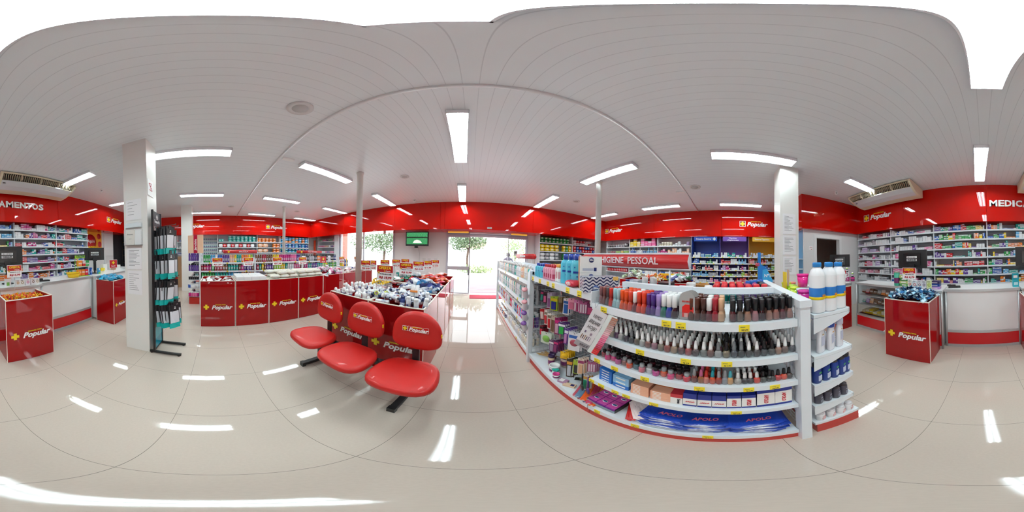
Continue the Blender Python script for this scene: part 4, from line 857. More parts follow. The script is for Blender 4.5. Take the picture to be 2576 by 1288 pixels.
MB().tube([tuple(O_+U*.12), (-.005, -.12, 1.165)], .0012, GREY, 4).tube([tuple(O_+U*.12), (.0, -.16, 1.165)], .0012, GREY, 4).build('string', t)
O_ = O_+U*1.02; U = Vector((.012, -.052, -.012))
m = MB(); slab(m, 0, -.03, 1, 1.03, mat('#DDE2DE', .35)); m.build('swatch_card', t)
m = MB()
for i in range(22):
    h = ('#A8705A','#B88070','#C09890','#D0A0A0','#E8B0B8','#E888A0','#E86A90','#D85A80','#C83A5A','#B82A3A')[min(9, i//2)] if i < 19 else '#E02A2A'
    slab(m, .45, .0+i*.046, 1.1, .030+i*.046, C_(h), .006, .005)
m.build('colour_chip', t)
# ---- end cap facing the counter
t = thing('end_shelving', 'white end shelves of the near gondola on a red plinth, facing the counter', 'shelving', (.69, -.40, 0))
for z, d_ in ((1.126, .23), (.866, .245), (.633, .25), (.403, .25)):
    m = MB(); m.box(.0, -d_, z-.018, .86, 0, z, SHELFW).box(0, -d_-.004, z-.03, .86, -d_+.004, z+.004, SHELFW); s_ = m.build('shelf', t)
    MB().prism([(-d_, z-.02),(0, z-.02),(0, z-.11),(-d_, z-.035)], .0, .004, SHELFW, axis='x').build('bracket', s_)
MB().box(0, -.29, .13, .86, 0, .16, SHELFW).build('base_shelf', t); MB().box(.0, -.285, 0, .86, -.01, .13, PLINTH).build('plinth', t)
m = MB()
for i in range(16): m.bar((.05+i*.054, .0, .15), (.05+i*.054, .0, 1.18), .002, MESHW, 4)
m.build('back_mesh', t)
EC = F(.69, -.40, 0)
# bleach bottles
def bleach():
    b = MB(); r = .043; prof = [(0,0),(r*.9,0),(r*.97,.004)]
    for i in range(9): prof += [(r,.006+i*.0075),(r*.965,.0095+i*.0075)]
    prof += [(r*.97,.075),(r*.97,.135)]
    for i in range(9): prof += [(r,.138+i*.0075),(r*.965,.1415+i*.0075)]
    prof += [(r*.96,.207),(r*.78,.226),(r*.5,.240),(r*.46,.245)]
    b.lathe(prof, mat('#EFEFF1', .3), 22)
    l = MB().lathe([(r*1.0,.076),(r*1.005,.078),(r*1.005,.134),(r*1.0,.136)], mat('#2A7AC8', .35), 22).mesh('label'); l2 = MB().lathe([(r*1.0,.074),(r*1.015,.075),(r*1.015,.088),(r*1.0,.089)], YEL, 22).mesh('band')
    l3 = MB().box(-.026, -r*1.03, .088, .004, -r*.9, .100, mat('#D8862A', .4)).mesh('patch')
    c = MB().lathe([(r*.5,.243),(r*.56,.244),(r*.56,.262),(r*.5,.268),(0,.268)], mat('#1F86D0', .3), 20).mesh('cap')
    return b.mesh('bleach'), l, l2, c, l3
bl = bleach()
for i, (x, y) in enumerate(((.048, -.05), (.044, -.125), (.05, -.195), (.135, -.185))):
    o = ob('bleach_bottle', bl[0], None, EC.p(x, y, 1.128), rz=-.9, label=['white ribbed bottle with a blue cap, the one touching the gondola post','white ribbed bottle with a blue cap, middle of the front three','white ribbed bottle with a blue cap, at the shelf corner','white ribbed bottle with a blue cap, half hidden behind the corner one'][i], cat='bottle')
    ob('label_wrap', bl[1], o); ob('yellow_band', bl[2], o); ob('cap', bl[3], o); ob('label_patch', bl[4], o)
# neon pots
def neon(x, y, z, h, nm, r=.036, hh=.09):
    o = MB().lathe([(0,0),(r*.85,0),(r,hh*.9),(r,hh*.9)], mat(h, .15, coat=.3), 18).build('hair_gel_pot', loc=EC.p(x, y, z), label=f'{nm} gel pot on the end shelf behind the bleach bottles', cat='pot')
    MB().lathe([(r*1.02,hh*.86),(r*1.08,hh*.87),(r*1.08,hh),(0,hh)], mat(h if nm != 'blue' else '#D8E8F0', .3), 18).build('lid', o)
for a in ((.56, -.07, 1.128, '#D8E020', 'yellow', .036, .10), (.47, -.08, 1.128, '#B8F02A', 'lime green'), (.38, -.07, 1.128, '#D8F03A', 'pale lime'), (.29, -.08, 1.128, '#1A6AB0', 'blue'), (.225, -.06, 1.128, '#D82A9A', 'magenta'), (.20, -.145, 1.128, '#F05AA8', 'rose pink'), (.36, -.12, 1.220, '#F01E90', 'neon pink', .04, .09), (.42, -.17, 1.128, '#E8F0F0', 'clear white'), (.62, -.14, 1.128, '#F08A7A', 'coral')): neon(*a)
pbox('display_card', EC, .50, -.035, 1.128, .07, .006, .19, YEL, 'yellow card standing among the neon pots', 'card')
pbox('display_card', EC, .415, -.03, 1.220, .03, .006, .12, C_('#C8A888'), 'tan card standing above the neon pots', 'card')
# lower end shelves
wb = flask(.052, .19, mat('#ECECF2', .25), mat('#D8DCF0', .3), .7); wb2 = flask(.052, .19, mat('#ECECF2', .25), mat('#2A50B0', .3), .7)
for i, (x, y) in enumerate(((.035, -.06), (.035, -.125), (.04, -.19), (.10, -.10), (.11, -.18), (.20, -.12))): put_flask(wb2 if i in (1, 3) else wb, EC, x, y, .868, 'shampoo_bottle', f'white shampoo bottle on the second end shelf, {["next to the post","second from the post","at the shelf corner","behind the second","behind the corner one","deepest in"][i]}', 'bottle', tw=-1.2, print_=lambda q: q.box(-.014,-.0175,.05,.014,-.0165,.11,mat('#C0C4D8', .4)).box(-.006,-.0178,.12,.006,-.017,.126,C_('#C89A4A')))
def spray(body, cap, z, pts, nm, lab, h=.15, r=.025, art='#C8D0E8', art2='#3AA05A'):
    for i, (x, y) in enumerate(pts):
        o = MB().lathe([(0,0),(r*.95,0),(r,h*.03),(r,h*.78),(r*.85,h*.82)], body, 18).build(nm, loc=EC.p(x, y, z), rz=-1.2, label=lab.format(['next to the post','second from the post','third from the post','fourth from the post','at the shelf corner'][i]), cat='can')
        MB().lathe([(r*.8,h*.81),(r*.84,h*.82),(r*.84,h*.97),(r*.7,h),(0,h)], cap, 18).build('cap', o)
        MB().box(-r*.45,-r*1.02,h*.15,r*.5,-r*.85,h*.42,C_(art)).build('label_patch', o); MB().box(-r*.3,-r*1.02,h*.52,r*.4,-r*.85,h*.60,C_(art2)).build('logo_patch', o)
spray(C_('#1F3A86'), mat('#2A2A30', .3), .635, ((.032,-.03),(.034,-.085),(.032,-.14),(.034,-.19),(.04,-.23)), 'deodorant_can', 'blue deodorant can with a dark cap on the third end shelf, {}', .16, .026)
spray(C_('#4A4652'), mat('#3A3238', .3), .405, ((.034,-.04),(.034,-.095),(.032,-.15),(.034,-.205)), 'deodorant_can', 'short grey roll-on on the fourth end shelf, {}', .12, .024, '#6A6A7A', '#8A8A9A')
spray(C_('#E6E4E6'), mat('#E0DEE2', .3), .162, ((.036,-.05),(.036,-.115),(.034,-.18),(.036,-.24)), 'powder_can', 'short white and red can on the lowest end shelf, {}', .10, .026, '#E0A8A8', '#C86A6A')
# ---- section C: tall run of bottles toward the door
GC = F(.69, 4.10, -90); LC = 2.31
t = gthing('shelving_gondola', 'long white gondola of bottles running toward the door', 'shelving', GC)
MB().box(0, .01, 0, LC, .40, .08, PLINTH).build('plinth', t); MB().box(0, .40, .1, LC, .42, 1.28, SHELFW).build('back_panel', t); MB().box(0, .43, 0, LC, .80, .11, PLINTH).build('rear_plinth', t)
ZC = (.12, .31, .49, .79, 1.10)
for i, z in enumerate(ZC[:1]+ZC[2:]): shelf_part(t, LC, z, .40, 0, .045, tags=(.9, 1.8))
MB().box(0,.43,1.0,LC,.8,1.02,SHELFW).build('rear_shelf', t)
for x in (-.04, LC): MB().box(x, -.03, 0, x+.04, .03, 1.27 if x < 0 else 1.235, SHELFW).build('post', t)
MB().box(LC, .0, 1.2, LC+.05, .8, 1.235, SHELFW).box(-.04, .03, 1.25, -.01, .8, 1.27, SHELFW).build('end_rail', t)
rnd = random.Random(21)
def run(fr, x0, x1, y, z, me, step, cols, name, label, cat, depth=1, dy=.05, s=1, sh=1):
    x = x0; n = 0
    while x < x1:
        for k in range(depth):
            c = rnd.choice(cols)
            good(name, me, fr, x, y+k*dy, z, rnd, (s, s, s*sh*rnd.uniform(.95,1.05)), c, f'{c+" " if c in PAL else "pale "}{label}', cat, f'{c} {label}')
        x += step; n += 1
run(GC, .04, LC-.03, .045, 1.103, B_TALL, .055, ['white','cream','white','grey','teal','peach','white'], 'shampoo_bottle', 'bottle on the top shelf toward the door', 'bottle', 1, .07, 1.0, .86)
run(GC, .05, 1.6, .12, 1.103, B_SHAMP, .06, ['blue','sky blue','white','navy'], 'shampoo_bottle', 'bottle in the rear rank of the top shelf toward the door', 'bottle', 1, .07)
run(GC, .04, LC-.03, .045, .793, B_TALL, .055, ['white','grey','white','teal','cream','white'], 'shampoo_bottle', 'bottle on the second shelf down toward the door', 'bottle', 2, .07, 1.05, 1.05)
run(GC, .04, LC-.03, .045, .493, B_CANW, .052, ['white','teal','lime','red','purple','pink','sky blue','white'], 'deodorant_can', 'can on the third shelf down toward the door', 'can', 2, .06, 1.0, .95)
run(GC, .04, 1.0, .045, .123, B_JAR, .075, ['navy','orange','white','grey'], 'cream_jar', 'jar on the lowest shelf toward the door', 'jar', 2, .09)
run(GC, 1.0, LC-.12, .045, .123, B_SHAMP, .06, ['white','white','cream'], 'baby_bottle', 'rounded baby bottle on the lowest shelf toward the door', 'bottle', 3, .07, 1, .8)
for i, (z, h, nm) in enumerate(((1.02, '#E8A0A8', 'upper pink-ended'), (.875, '#E8A0A8', 'lower pink-ended'), (.735, '#7A4A9A', 'upper purple-ended'), (.60, '#7A4A9A', 'lower purple-ended'))):
    o = MB().lathe([(0,0),(.032,0),(.033,.004),(.033,.12),(.030,.125)], mat('#ECEAF0', .25), 18).build('display_tube', loc=(.635, 1.80, z-.10), rot=(R_(28), R_(-18), 0), label=f'{nm} white tube leaning on the gondola post', cat='tube'); MB().lathe([(.030,.125),(.033,.126),(.033,.135),(.025,.142),(0,.143)], C_(h), 18).build('cap', o)
MB().box(-.004, -.03, .42, .004, .03, 1.22, mat('#DCE4EE', .3)).build('tube_display_strip', loc=(.665, 1.80, 0), label='pale card strip carrying the leaning tubes on the post', cat='display strip')
t = thing('section_sign', 'glossy red cylinder-ended section sign above the gondola toward the door', 'sign', (1.10, 3.25, 1.41), R_(-90))
m = MB(); m.lathe([(0,-.52),(.05,-.52),(.05,.52),(0,.52)], SGR, 24, M=Matrix.Rotation(math.pi/2,4,'Y')); m.build('body', t); q = MB(); addtext(q, 'PERFUMARIA', PURE, 0, -.052, .0, .05, .02, w=.36); q.build('lettering', t)
for s_ in (-1, 1): MB().bar((s_*.4,0,-.17),(s_*.4,0,-.05),.008,SHELFW).build('stem', t)
# hygiene sign
t = thing('section_sign', 'large curved red sign reading personal hygiene in Portuguese above the gondola', 'sign', (1.085, .78, 1.395), R_(-90))
m = MB()
for i in range(10):
    a0 = -1+2*i/10; a1 = -1+2*(i+1)/10; f = lambda a: -.045*(1-a*a)
    m.quad([(-.52, f(a0), a0*.052), (.52, f(a0), a0*.052), (.52, f(a1), a1*.052), (-.52, f(a1), a1*.052)], SGR, )
for i in range(10):
    a0 = -1+2*i/10; a1 = -1+2*(i+1)/10; f = lambda a: .045*(1-a*a)
    m.quad([(.52, f(a0), a0*.052), (-.52, f(a0), a0*.052), (-.52, f(a1), a1*.052), (.52, f(a1), a1*.052)], SGR)
m.build('panel', t); MB().box(-.53, -.008, .05, .53, .008, .06, SHELFW).box(-.53, -.008, -.06, .53, .008, -.05, SHELFW).prism([(-.046,-.005),(0,-.055),(.046,-.005),(.046,.005),(0,.055),(-.046,.005)], .52, .526, SHELFW, axis='x').build('frame', t)
q = MB(); addtext(q, 'HIGIENE  PESSOAL', mat('#E8D8DC', .4), .033, -.047, 0, .072, .012, w=.547); q.prism(plus_poly(-.45, .0, .03, .42), -.044, -.03, LOGOY); q.build('lettering', t)
MB().bar((.38,0,-.175),(.38,0,-.055),.007,SHELFW).bar((-.38,0,-.175),(-.38,0,-.055),.007,SHELFW).build('stem', t)
# rear side of sections A and B: tall goods showing above the rail
GR = F(1.12, .735, -90)
RC1 = _pillar(mat('#D8202A', .3), .24, .034); RC2 = _pillar(mat('#A82A6A', .3), .235, .034); RC3 = _pillar(mat('#1C1C22', .3), .24, .034)
for i in range(7):
    for k in range(3):
        nm = 'red-capped' if i < 4 or k == 0 else ('black-capped' if i == 6 else 'plum-capped')
        good('conditioner_bottle', RC1 if nm[0] == 'r' else (RC3 if nm[0] == 'b' else RC2), GR, .655+i*.058, .05+k*.075, .983, rnd, (.82,.82,1.04), 'teal' if i < 3 else 'purple', f'large {nm} bottle behind the top rail, rank {["front","middle","rear"][k]}', 'bottle', f'{nm} {k}')
for x, y, c, nm in ((.05,.05,'navy','navy box'),(.09,.05,'navy','navy box'),(.13,.05,'navy','navy box')): good('carton', CARTON, GR, x-.10, y, .983, rnd, (.038,.1,.25), c, 'upright navy box behind the tissue boxes', 'box', 'upright navy boxes')
for i, (x, y) in enumerate(((.09,.05),(.135,.10),(.17,.05))): good('aerosol_can', B_CANK if 0 else B_CANW, GR, x, y, .983, rnd, (1.15,1.15,1.4), 'grey', 'tall silver-grey aerosol behind the top rail', 'can', 'silver-grey aerosols behind the rail')
pbox('display_box', GR, .27, .07, .983, .10, .1, .25, C_('#2A2024'), 'black open display box behind the top rail', 'box')
can(GR, .46, .10, .983, .035, .25, C_('#F0A080'), C_('#EDEDED'), 'orange-banded tall pot behind the rail'); can(GR, .55, .14, .983, .045, .24, C_('#B07A2A'), C_('#A8702A'), 'brown tall pot behind the rail', lidh=.1); can(GR, .51, .2, .983, .04, .23, C_('#C08A3A'), C_('#A8702A'), 'second brown pot behind the rail', lidh=.1); can(GR, .60, .05, .983, .028, .24, C_('#2FA85A'), C_('#F2F2F2'), 'green bottle with a rounded white cap behind the rail', lidh=.25)
run(GR, .36, .42, .05, .983, B_SHAMP, .05, ['green'], 'cream_bottle', 'bottle just behind the mesh below the rail', 'bottle', 2, .07, 1, .9)
for i in range(5): good('hair_brush', B_CANT, GR, .90+i*.03, .18+.02*i, .983, rnd, (1,1,1.3), 'blue', 'glossy blue bottle top at the far corner behind the rail', 'bottle', 'blue bottles at the rail corner')
run(GR, .0, 1.0, .2, .703, B_SHAMP, .09, ['teal','green','white','purple'], 'conditioner_bottle', 'bottle on the rear lower shelf seen through the mesh', 'bottle', 1)
# blue promotional stand at the gondola end
t = thing('promotional_stand', 'blue curved cardboard promotional stand by the right pillar', 'display stand', (1.86, -.43, 0), R_(-90))
MB().prism([(-.08,0),(.09,0),(.09,1.18),(.0,1.34),(-.05,1.36),(-.05,1.50),(-.08,1.50)], -.02, .02, C_('#1E7AC8')).build('body', t); q = MB(); q.prism([(-.03,1.0),(.09,1.16),(.09,1.18),(.02,1.31),(-.03,1.30)], -.024, -.02, C_('#3AA8E0')); addtext(q, 'Nº1', PURE, .03, -.026, 1.23, .05, .02, w=.07); addtext(q, '80', C_('#E03A5A'), -.09, -.022, 1.36, .05, .03, w=.05); q.build('print', t)
# ---------------------------------------------------------------- medicine shelves behind the counter
rnd = random.Random(5)
GREYB = mat('#D2D5DB', .5, name='shelf_back_grey')
ZM = (.82, 1.02, 1.22, 1.42, 1.62, 1.825, 2.03)
def wall_bay(fr, x0, x1, zs, depth, label, back=GREYB, base=0, th=.018, top=2.2, side=SHELFW, tags=False, shelfm=None, z0=.0):
    w_ = x1-x0; g_ = F(*fr.p(x0, 0, 0)[:2], math.degrees(fr.rz)); shelfm = shelfm or SHELFW
    t = gthing('shelving_bay', label, 'shelving', g_)
    MB().box(0, depth-.012, z0, w_, depth, top, back).build('back_panel', t)
    for s_ in (0, w_-.012): MB().box(s_, .02, z0, s_+.012, depth, top, side).build('side_panel', t)
    for z in zs:
        sh = MB().box(.0, .0, z-th, w_, depth-.012, z, shelfm).box(.0, -.006, z-.03, w_, .0, z+.004, shelfm).build('shelf', t)
        if tags: 
            for i in range(int(w_/.22)): MB().box(.06+i*.22, -.008, z-.028, .11+i*.22, -.006, z-.002, TAGY).build('price_label', sh)
    if base: MB().box(0, .01, 0, w_, depth, base, PLINTH).build('plinth', t)
    return t
FB = F(3.55, -3.66, 180)          # local x runs from the alcove toward the left pillar
bays = ((0, 1.20), (1.20, 2.40), (2.40, 3.64), (3.64, 4.85), (4.85, 6.05), (6.05, 7.25))
bayn = ['beside the doorway', 'behind the glass counter', 'left of the joint in the fascia', 'behind the large monitor under the lettering', 'above the yellow basket', 'at the poster end']
for (a, b), nm in zip(bays, bayn): wall_bay(FB, a, b, ZM, .40, f'grey-backed medicine shelving bay {nm}')
hues = [['white','white','grey','crimson','pink','white','white','lilac','red','white'], ['white','white','purple','red','white','blue','white','pink'], ['white','green','teal','orange','purple','white','blue','red','yellow'], ['yellow','purple','blue','teal','white','orange','sky blue','green'], ['blue','white','purple','orange','teal','red','magenta'], ['white','blue','navy','teal','lilac','white','red']]
boxes = []
for bi, (a, b) in enumerate(bays):
    for si, z in enumerate(ZM):
        x = a+.02
        while x < b-.05:
            w_ = rnd.choice((.030, .04, .05, .06, .07)); h_ = rnd.choice((.03, .035, .05, .10, .13)); c = rnd.choice(hues[bi]); n = rnd.randint(1, 4)
            if h_ >= .09: w_ = rnd.choice((.025, .035, .045)); st_ = 1
            else: st_ = rnd.randint(1, max(1, min(5, int(.16/h_))))
            if rnd.random() < .06: x += rnd.uniform(.02, .06); continue
            for i in range(n):
                if x+w_ > b-.03: break
                for k in range(st_-(1 if i == n-1 and st_ > 2 and rnd.random() < .5 else 0)): boxes.append((bi, si, x+w_/2, z+k*h_, w_, h_, c))
                x += w_*1.04
            x += rnd.choice((0, .004, .01))
def seen(b):
    bi, si, x, z, w_, h_, c = b; p = FB.p(x, 0, 0); d2 = p[0]**2+p[1]**2
    occl = 1
    if z < 1.0: occl = .2
    return w_*h_*abs(p[1])/d2**1.5*occl*(1 if x < 7 else .3)
boxes.sort(key=seen, reverse=True)
for b in boxes[:300]:
    bi, si, x, z, w_, h_, c = b; lb = f'{c} medicine carton on the {ORD[si]} shelf {bayn[bi]}'
    good('medicine_carton', CARTON, FB, x, .075+rnd.uniform(-.008,.008), z+.001, rnd, (w_*.97, .12, h_*.97), c, lb, 'medicine box', lb)
rest = MB(); _cm = {}
for b in boxes[300:]:
    bi, si, x, z, w_, h_, c = b; m1 = mat(PAL[c], .4); r = rnd.random()
    M_ = Matrix.Translation(FB.p(x, .075, z+.001)) @ Matrix.Rotation(FB.rz, 4, 'Z')
    q0, q1 = (h_*.3, h_*.6) if r < .5 else (h_*.5, h_*.9)
    W2 = mat('#DFE0E4', .4)
    for z0_, z1_, mm in ((0, q0, m1), (q0, q1, W2), (q1, h_*.97, m1)): rest.box(-w_*.48, -.06, z0_, w_*.48, .06, z1_, mm, M_, skip=('k', 'b') if z0_ else ('k',))
rest.build('medicine_carton_stock', kind='stuff', label='many small medicine cartons filling the remaining shelves behind the counter', cat='medicine boxes')
# ---------------------------------------------------------------- counters
LAM = mat('#EFEFF0', .22, name='white_laminate'); CRED = mat('#C9161E', .25, name='counter_red')
def counter(x0, x1, y, rz, label, depth=.42, glass=False, base=.26, H=.95):
    """front at y, local frame; x from x0 to x1"""
    fr = F(x0, y, rz); w_ = x1
    t = gthing('counter_unit', label, 'counter', fr)
    if glass:
        MB().box(.03, .02, .0, w_-.03, depth, .30, LAM).build('cabinet', t)
        m = MB(); m.box(.03, .004, .30, w_-.03, .010, H-.03, GLASS); m.build('glass_front', t)
        MB().box(.03, depth-.02, .30, w_-.03, depth, H-.03, LAM).build('back_panel', t)
        for z in (.30, .50, .70): MB().box(.03, .05, z-.012, w_-.03, depth-.02, z, LAM).build('inner_shelf', t)
    else: MB().box(.02, .012, .03, w_-.02, depth, H-.03, LAM).build('cabinet', t)
    MB().box(.03, .002 if not glass else .0, .05, w_-.03, .013, base, CRED).build('kick_band', t)
    m = MB()
    for s_ in (0, w_-.03): m.lathe([(0,0),(.018,0),(.018,H-.02),(0,H-.02)], ALU, 10, c=(s_+.015, .012, 0))
    m.box(.03, -.002, .0, w_-.03, .02, .05, ALU).box(.03, -.002, base, w_-.03, .013, base+.04, ALU); m.build('aluminium_frame', t)
    MB().box(0, -.008, H-.03, w_, depth+.01, H, LAM).box(-.003, -.012, H-.035, w_+.003, -.006, H+.002, ALU).build('top', t)
    return t, fr
counter(.57, 1.07, -2.285, 180, 'plain white counter unit with a red base band, centre of the back counter')
counter(2.34, 1.14, -2.335, 180, 'glass-fronted counter showcase of sweets behind the bin of blue sachets', glass=True)
counter(1.18, .60, -2.18, 180, 'white counter block with perforated uprights under the large monitor', depth=.5)
counter(-.52, .70, -2.20, 180, 'white counter block behind the bin of yellow and red sweets', depth=.5)
counter(-1.24, 1.16, -2.30, 180, 'long plain white counter unit with the yellow basket on top')
counter(-2.42, 1.6, -2.19, 180, 'white counter unit by the bin of bright blue packets')
counter(2.38, .28, -1.98, -90, 'narrow white counter return with a red base beside the glass showcase', depth=.5)
counter(-3.05, 1.5, -2.62, 180, 'white counter farther back, behind the bin of bright blue packets')
# sweets in the showcase
FS = F(2.30, -2.39, 180)
for z, nn, cols in ((.705, 'upper', ('orange','red','orange','yellow','brown')), (.505, 'middle', ('brown','peach','teal','lilac')), (.305, 'lower', ('green','red','yellow','orange','yellow'))):
    for i in range(11): good('sweet_box', CARTON, FS, .08+i*.095, .14, z, rnd, (.085, .20, .06+.02*(i % 3)), rnd.choice(cols), f'{nn} sweets box in the glass showcase', 'sweets box', f'{nn} sweets boxes in the showcase', tilt=(-.35 if z > .4 else 0, 0))
# monitors
def monitor(x, y, z, rz, label, w=.52, h=.30, stand=True):
    t = thing('monitor', label, 'monitor', (x, y, z), R_(rz)); z0 = .30
    MB().box(-w/2, -.012, z0, w/2, .03, z0+h, BLACK).box(-w*.3, -.03, z0+h*.15, w*.3, -.012, z0+h*.8, mat('#1D1D20', .25)).build('screen_housing', t)
    MB().box(-.03, -.028, .06, .03, .0, z0+.1, BLACK).box(-.045, -.05, z0-.02, .045, -.01, z0+.07, mat('#1D1D20', .3)).build('stand', t)
    MB().lathe([(0,0),(.10,0),(.095,.012),(0,.02)], BLACK, 20, sy=.8).bar((0,0,.0),(0,-.014,.08),.02,BLACK,8).build('foot', t)
    q = MB(); q.box(-.09, -.0315, z0+h*.55, .09, -.030, z0+h*.66, PURE).box(-.09, -.0315, z0+h*.38, .09, -.030, z0+h*.50, mat('#D5D5D8', .5)); st_ = q.build('sticker', t)
    q = MB(); addtext(q, 'NÃO ACEITAMOS', INKK, 0, -.0325, z0+h*.60, .024, .02, w=.15); addtext(q, 'CHEQUES', INKK, 0, -.0325, z0+h*.44, .038, .04, w=.15); q.build('lettering', st_)
    MB().tube([(0,-.03,z0+.04),(-.05,-.06,z0-.06),(.02,-.05,.08),(.06,.03,.01)], .004, BLACK, 5).build('cable', t)
monitor(1.155, -2.47, .952, 184, 'black monitor seen from behind above the bin of blue sachets', .50)
monitor(-.75, -2.50, .952, 170, 'black monitor seen from behind under the fascia lettering', .50)
monitor(-2.74, -2.52, .952, 150, 'black monitor seen from behind above the long white counter, poster side', .46, .28)
monitor(2.86, -2.35, .952, 215, 'black monitor seen from behind by the alcove doorway', .46, .28)
# things on the counters
def box_on(x, y, w, d, h, col, label, rz=180, name='product_box', marks=None, z=.952, cat='box', group=None, tw=0):
    return pbox(name, F(x, y, rz), 0, 0, z, w, d, h, C_(col), label, cat, marks, tw=tw, group=group)
ring = lambda c: (lambda q, w, d, h: (q.lathe([(w*.16,0),(w*.3,0),(w*.3,.001),(w*.16,.001)], C_(c), 14, M=Matrix.Translation((0,-d/2,h*.5)) @ Matrix.Rotation(math.pi/2,4,'X')), q.box(-w*.35,-d/2-.001,h*.84,w*.2,-d/2,h*.9,INKK)))
for i, (x, w, h, c, rc, nm) in enumerate(((1.10,.075,.13,'#EDE8DE','#E05A3A','cream box with a coral emblem'),(1.02,.075,.12,'#E9EEF2','#C84A4A','pale box with a red ring'),(.94,.07,.12,'#E6E2E4','#8A6A7A','pale box with a mauve print'),(.87,.07,.12,'#E2E0E6','#5A4A6A','pale box with a plum ring'),(.79,.08,.125,'#DDE6B0','#B8C84A','lime and white box'))): box_on(x, -2.27, w, .05, h, c, nm+' standing on the counter behind the blue sachets', marks=ring(rc))
for i, (x, c, rc, nm) in enumerate(((-1.15,'#EDEAE6','#B89A7A','outermost cream box'),(-1.08,'#E6E0E2','#8A6A5A','cream box with a brown ring'),(-.99,'#EAE4E8','#C85A8A','cream box with a pink lid'),(-.90,'#EFEAE6','#A88A5A','second cream box with a tan ring'),(-.83,'#ECE8E6','#C09A6A','cream box nearest the orange box'))): box_on(x, -2.27, .07, .05, .09, c, nm+' on the counter behind the sweets bin', marks=ring(rc))
box_on(-.68, -2.27, .085, .06, .17, '#EDEDED', 'upright white box with an orange top on the counter behind the sweets bin', marks=lambda q, w, d, h: (q.box(-w/2-.001,-d/2-.001,h*.72,w/2+.001,d/2+.001,h+.001,C_('#F0702A')), q.box(-w*.3,-d/2-.0015,h*.1,w*.2,-d/2,h*.4,C_('#7ABF5A'))))
for k in range(4): box_on(1.26+.01*(k % 2), -2.42, .17, .10, .045, ('#4F9A4A','#C8D08A','#3F8A4A','#B8C47A')[k], 'flat green and cream box in the stack beside the green canister', z=.952+k*.046, group='green boxes stacked on the counter', marks=lambda q, w, d, h: q.box(-w*.3,-d/2-.001,h*.3,w*.2,-d/2,h*.7,PW))
can(F(1.42, -2.40, 180), 0, 0, .952, .05, .24, C_('#3FA88A'), C_('#B8A898'), 'tall green patterned canister on the showcase counter', 'canister', .06)
for k in range(3): box_on(.71, -2.30, .15-.0*k, .10, .04, ('#B88AC8','#23408A','#3A2A5A')[k], ['mauve','blue saw-toothed','dark violet'][k]+' box in the small stack beside the lime box', z=.952+k*.041, marks=lambda q, w, d, h: q.box(-w*.4,-d/2-.001,h*.3,w*.3,-d/2,h*.5,PW))
o = MB().box(-.09,-.035,0,.09,.035,.025,BLACK).box(-.02,-.03,.025,.09,.03,.045,BLACK).lathe([(0,0),(.03,0),(.03,.02),(0,.02)],BLACK,12,c=(.08,0,.03)).build('card_terminal', loc=(.45, -2.42, .952), rz=.2, label='black card terminal on the counter beside the blue monitor boxes', cat='terminal')
MB().box(-.10,-.04,0,.10,.04,.02,BLACK).box(.02,-.035,.02,.10,.035,.05,BLACK).build('card_terminal', loc=(-1.36, -2.42, .952), rz=-.2, label='black card terminal beside the cream boxes on the counter', cat='terminal')
t = thing('gum_dispenser', 'turquoise card dispenser on the plain white counter', 'dispenser', (-.46, -2.38, .952), R_(180)); MB().box(-.045,-.04,0,.045,.04,.10,C_('#2AB0C0')).box(-.05,-.01,.1,.05,.01,.2,C_('#1F9AAA')).build('carton', t); MB().box(-.03,-.042,.03,.03,-.04,.07,C_('#BFE6EA')).box(-.03,-.012,.13,.03,-.01,.17,PW).build('print', t)
# yellow basket, lime tray, sweets stand
YB_ = mat('#F2C71E', .35, name='yellow_basket')
t = thing('basket', 'yellow plastic basket on the long white counter', 'basket', (-2.02, -2.42, .952)); MB().lathe([(0,0),(.075,0),(.1,.09),(.105,.09),(.08,-.0),(0,.005)], YB_, 20, sx=1.25, power=3).build('bowl', t); MB().lathe([(.1,.085),(.112,.085),(.112,.097),(.1,.097)], YB_, 20, sx=1.25, power=3).build('rim', t)
LIM = mat('#A8E82A', .1, alpha=.5, name='lime_acrylic')
t = thing('sweets_stand', 'lime acrylic stand of lozenge packs beside the yellow basket', 'stand', (-2.26, -2.42, .952), R_(170)); MB().box(-.14,-.06,0,.14,.06,.015,LIM).box(-.14,-.06,.015,-.135,-.045,.40,LIM).box(-.14,.045,.015,-.135,.06,.40,LIM).box(-.14,-.06,.20,.12,.06,.205,LIM).box(-.14,.05,.36,.10,.055,.42,LIM).build('frame', t); q = MB(); addtext(q, 'VALDA', C_('#1F5A2A'), -.01, .045, .395, .06, .03, w=.2); q.build('lettering', t)
for i, (x, c, nm) in enumerate(((-.085,'orange','orange lozenge packs'),(0,'orange','middle orange lozenge packs'),(.08,'red','red lozenge packs'))): good('lozenge_pack', CARTON, F(-2.26,-2.42,170), x, 0, .968, rnd, (.07,.08,.12), c, nm+' in the lower tier of the lime stand', 'packet')
for i, (x, c, nm) in enumerate(((-.07,'orange','orange packs'),(.03,'red','red and white packs'),(.10,'green','green packs'))): good('lozenge_pack', CARTON, F(-2.26,-2.42,170), x, 0, 1.158, rnd, (.085,.08,.11), c, nm+' in the upper tier of the lime stand', 'packet')
for i in range(6): good('lozenge_pack', CARTON, F(-2.44,-2.45,170), .03*i-.05, .02*(i % 2), .952, rnd, (.028,.06,.13+.01*(i % 3)), 'blue', 'upright blue pack between the lime stand and the monitor', 'packet', 'upright blue packs by the lime stand')
box_on(-2.72, -2.38, .065, .04, .13, '#3A9AD0', 'blue and green drink carton with a white dog-eared top on the counter', marks=lambda q, w, d, h: (q.box(-w*.5,-d/2-.001,0,w*.5,-d/2,h*.3,C_('#7AC04A')), q.box(-w*.3,-d/2-.001,h*.65,w*.3,-d/2,h*.95,PW)))
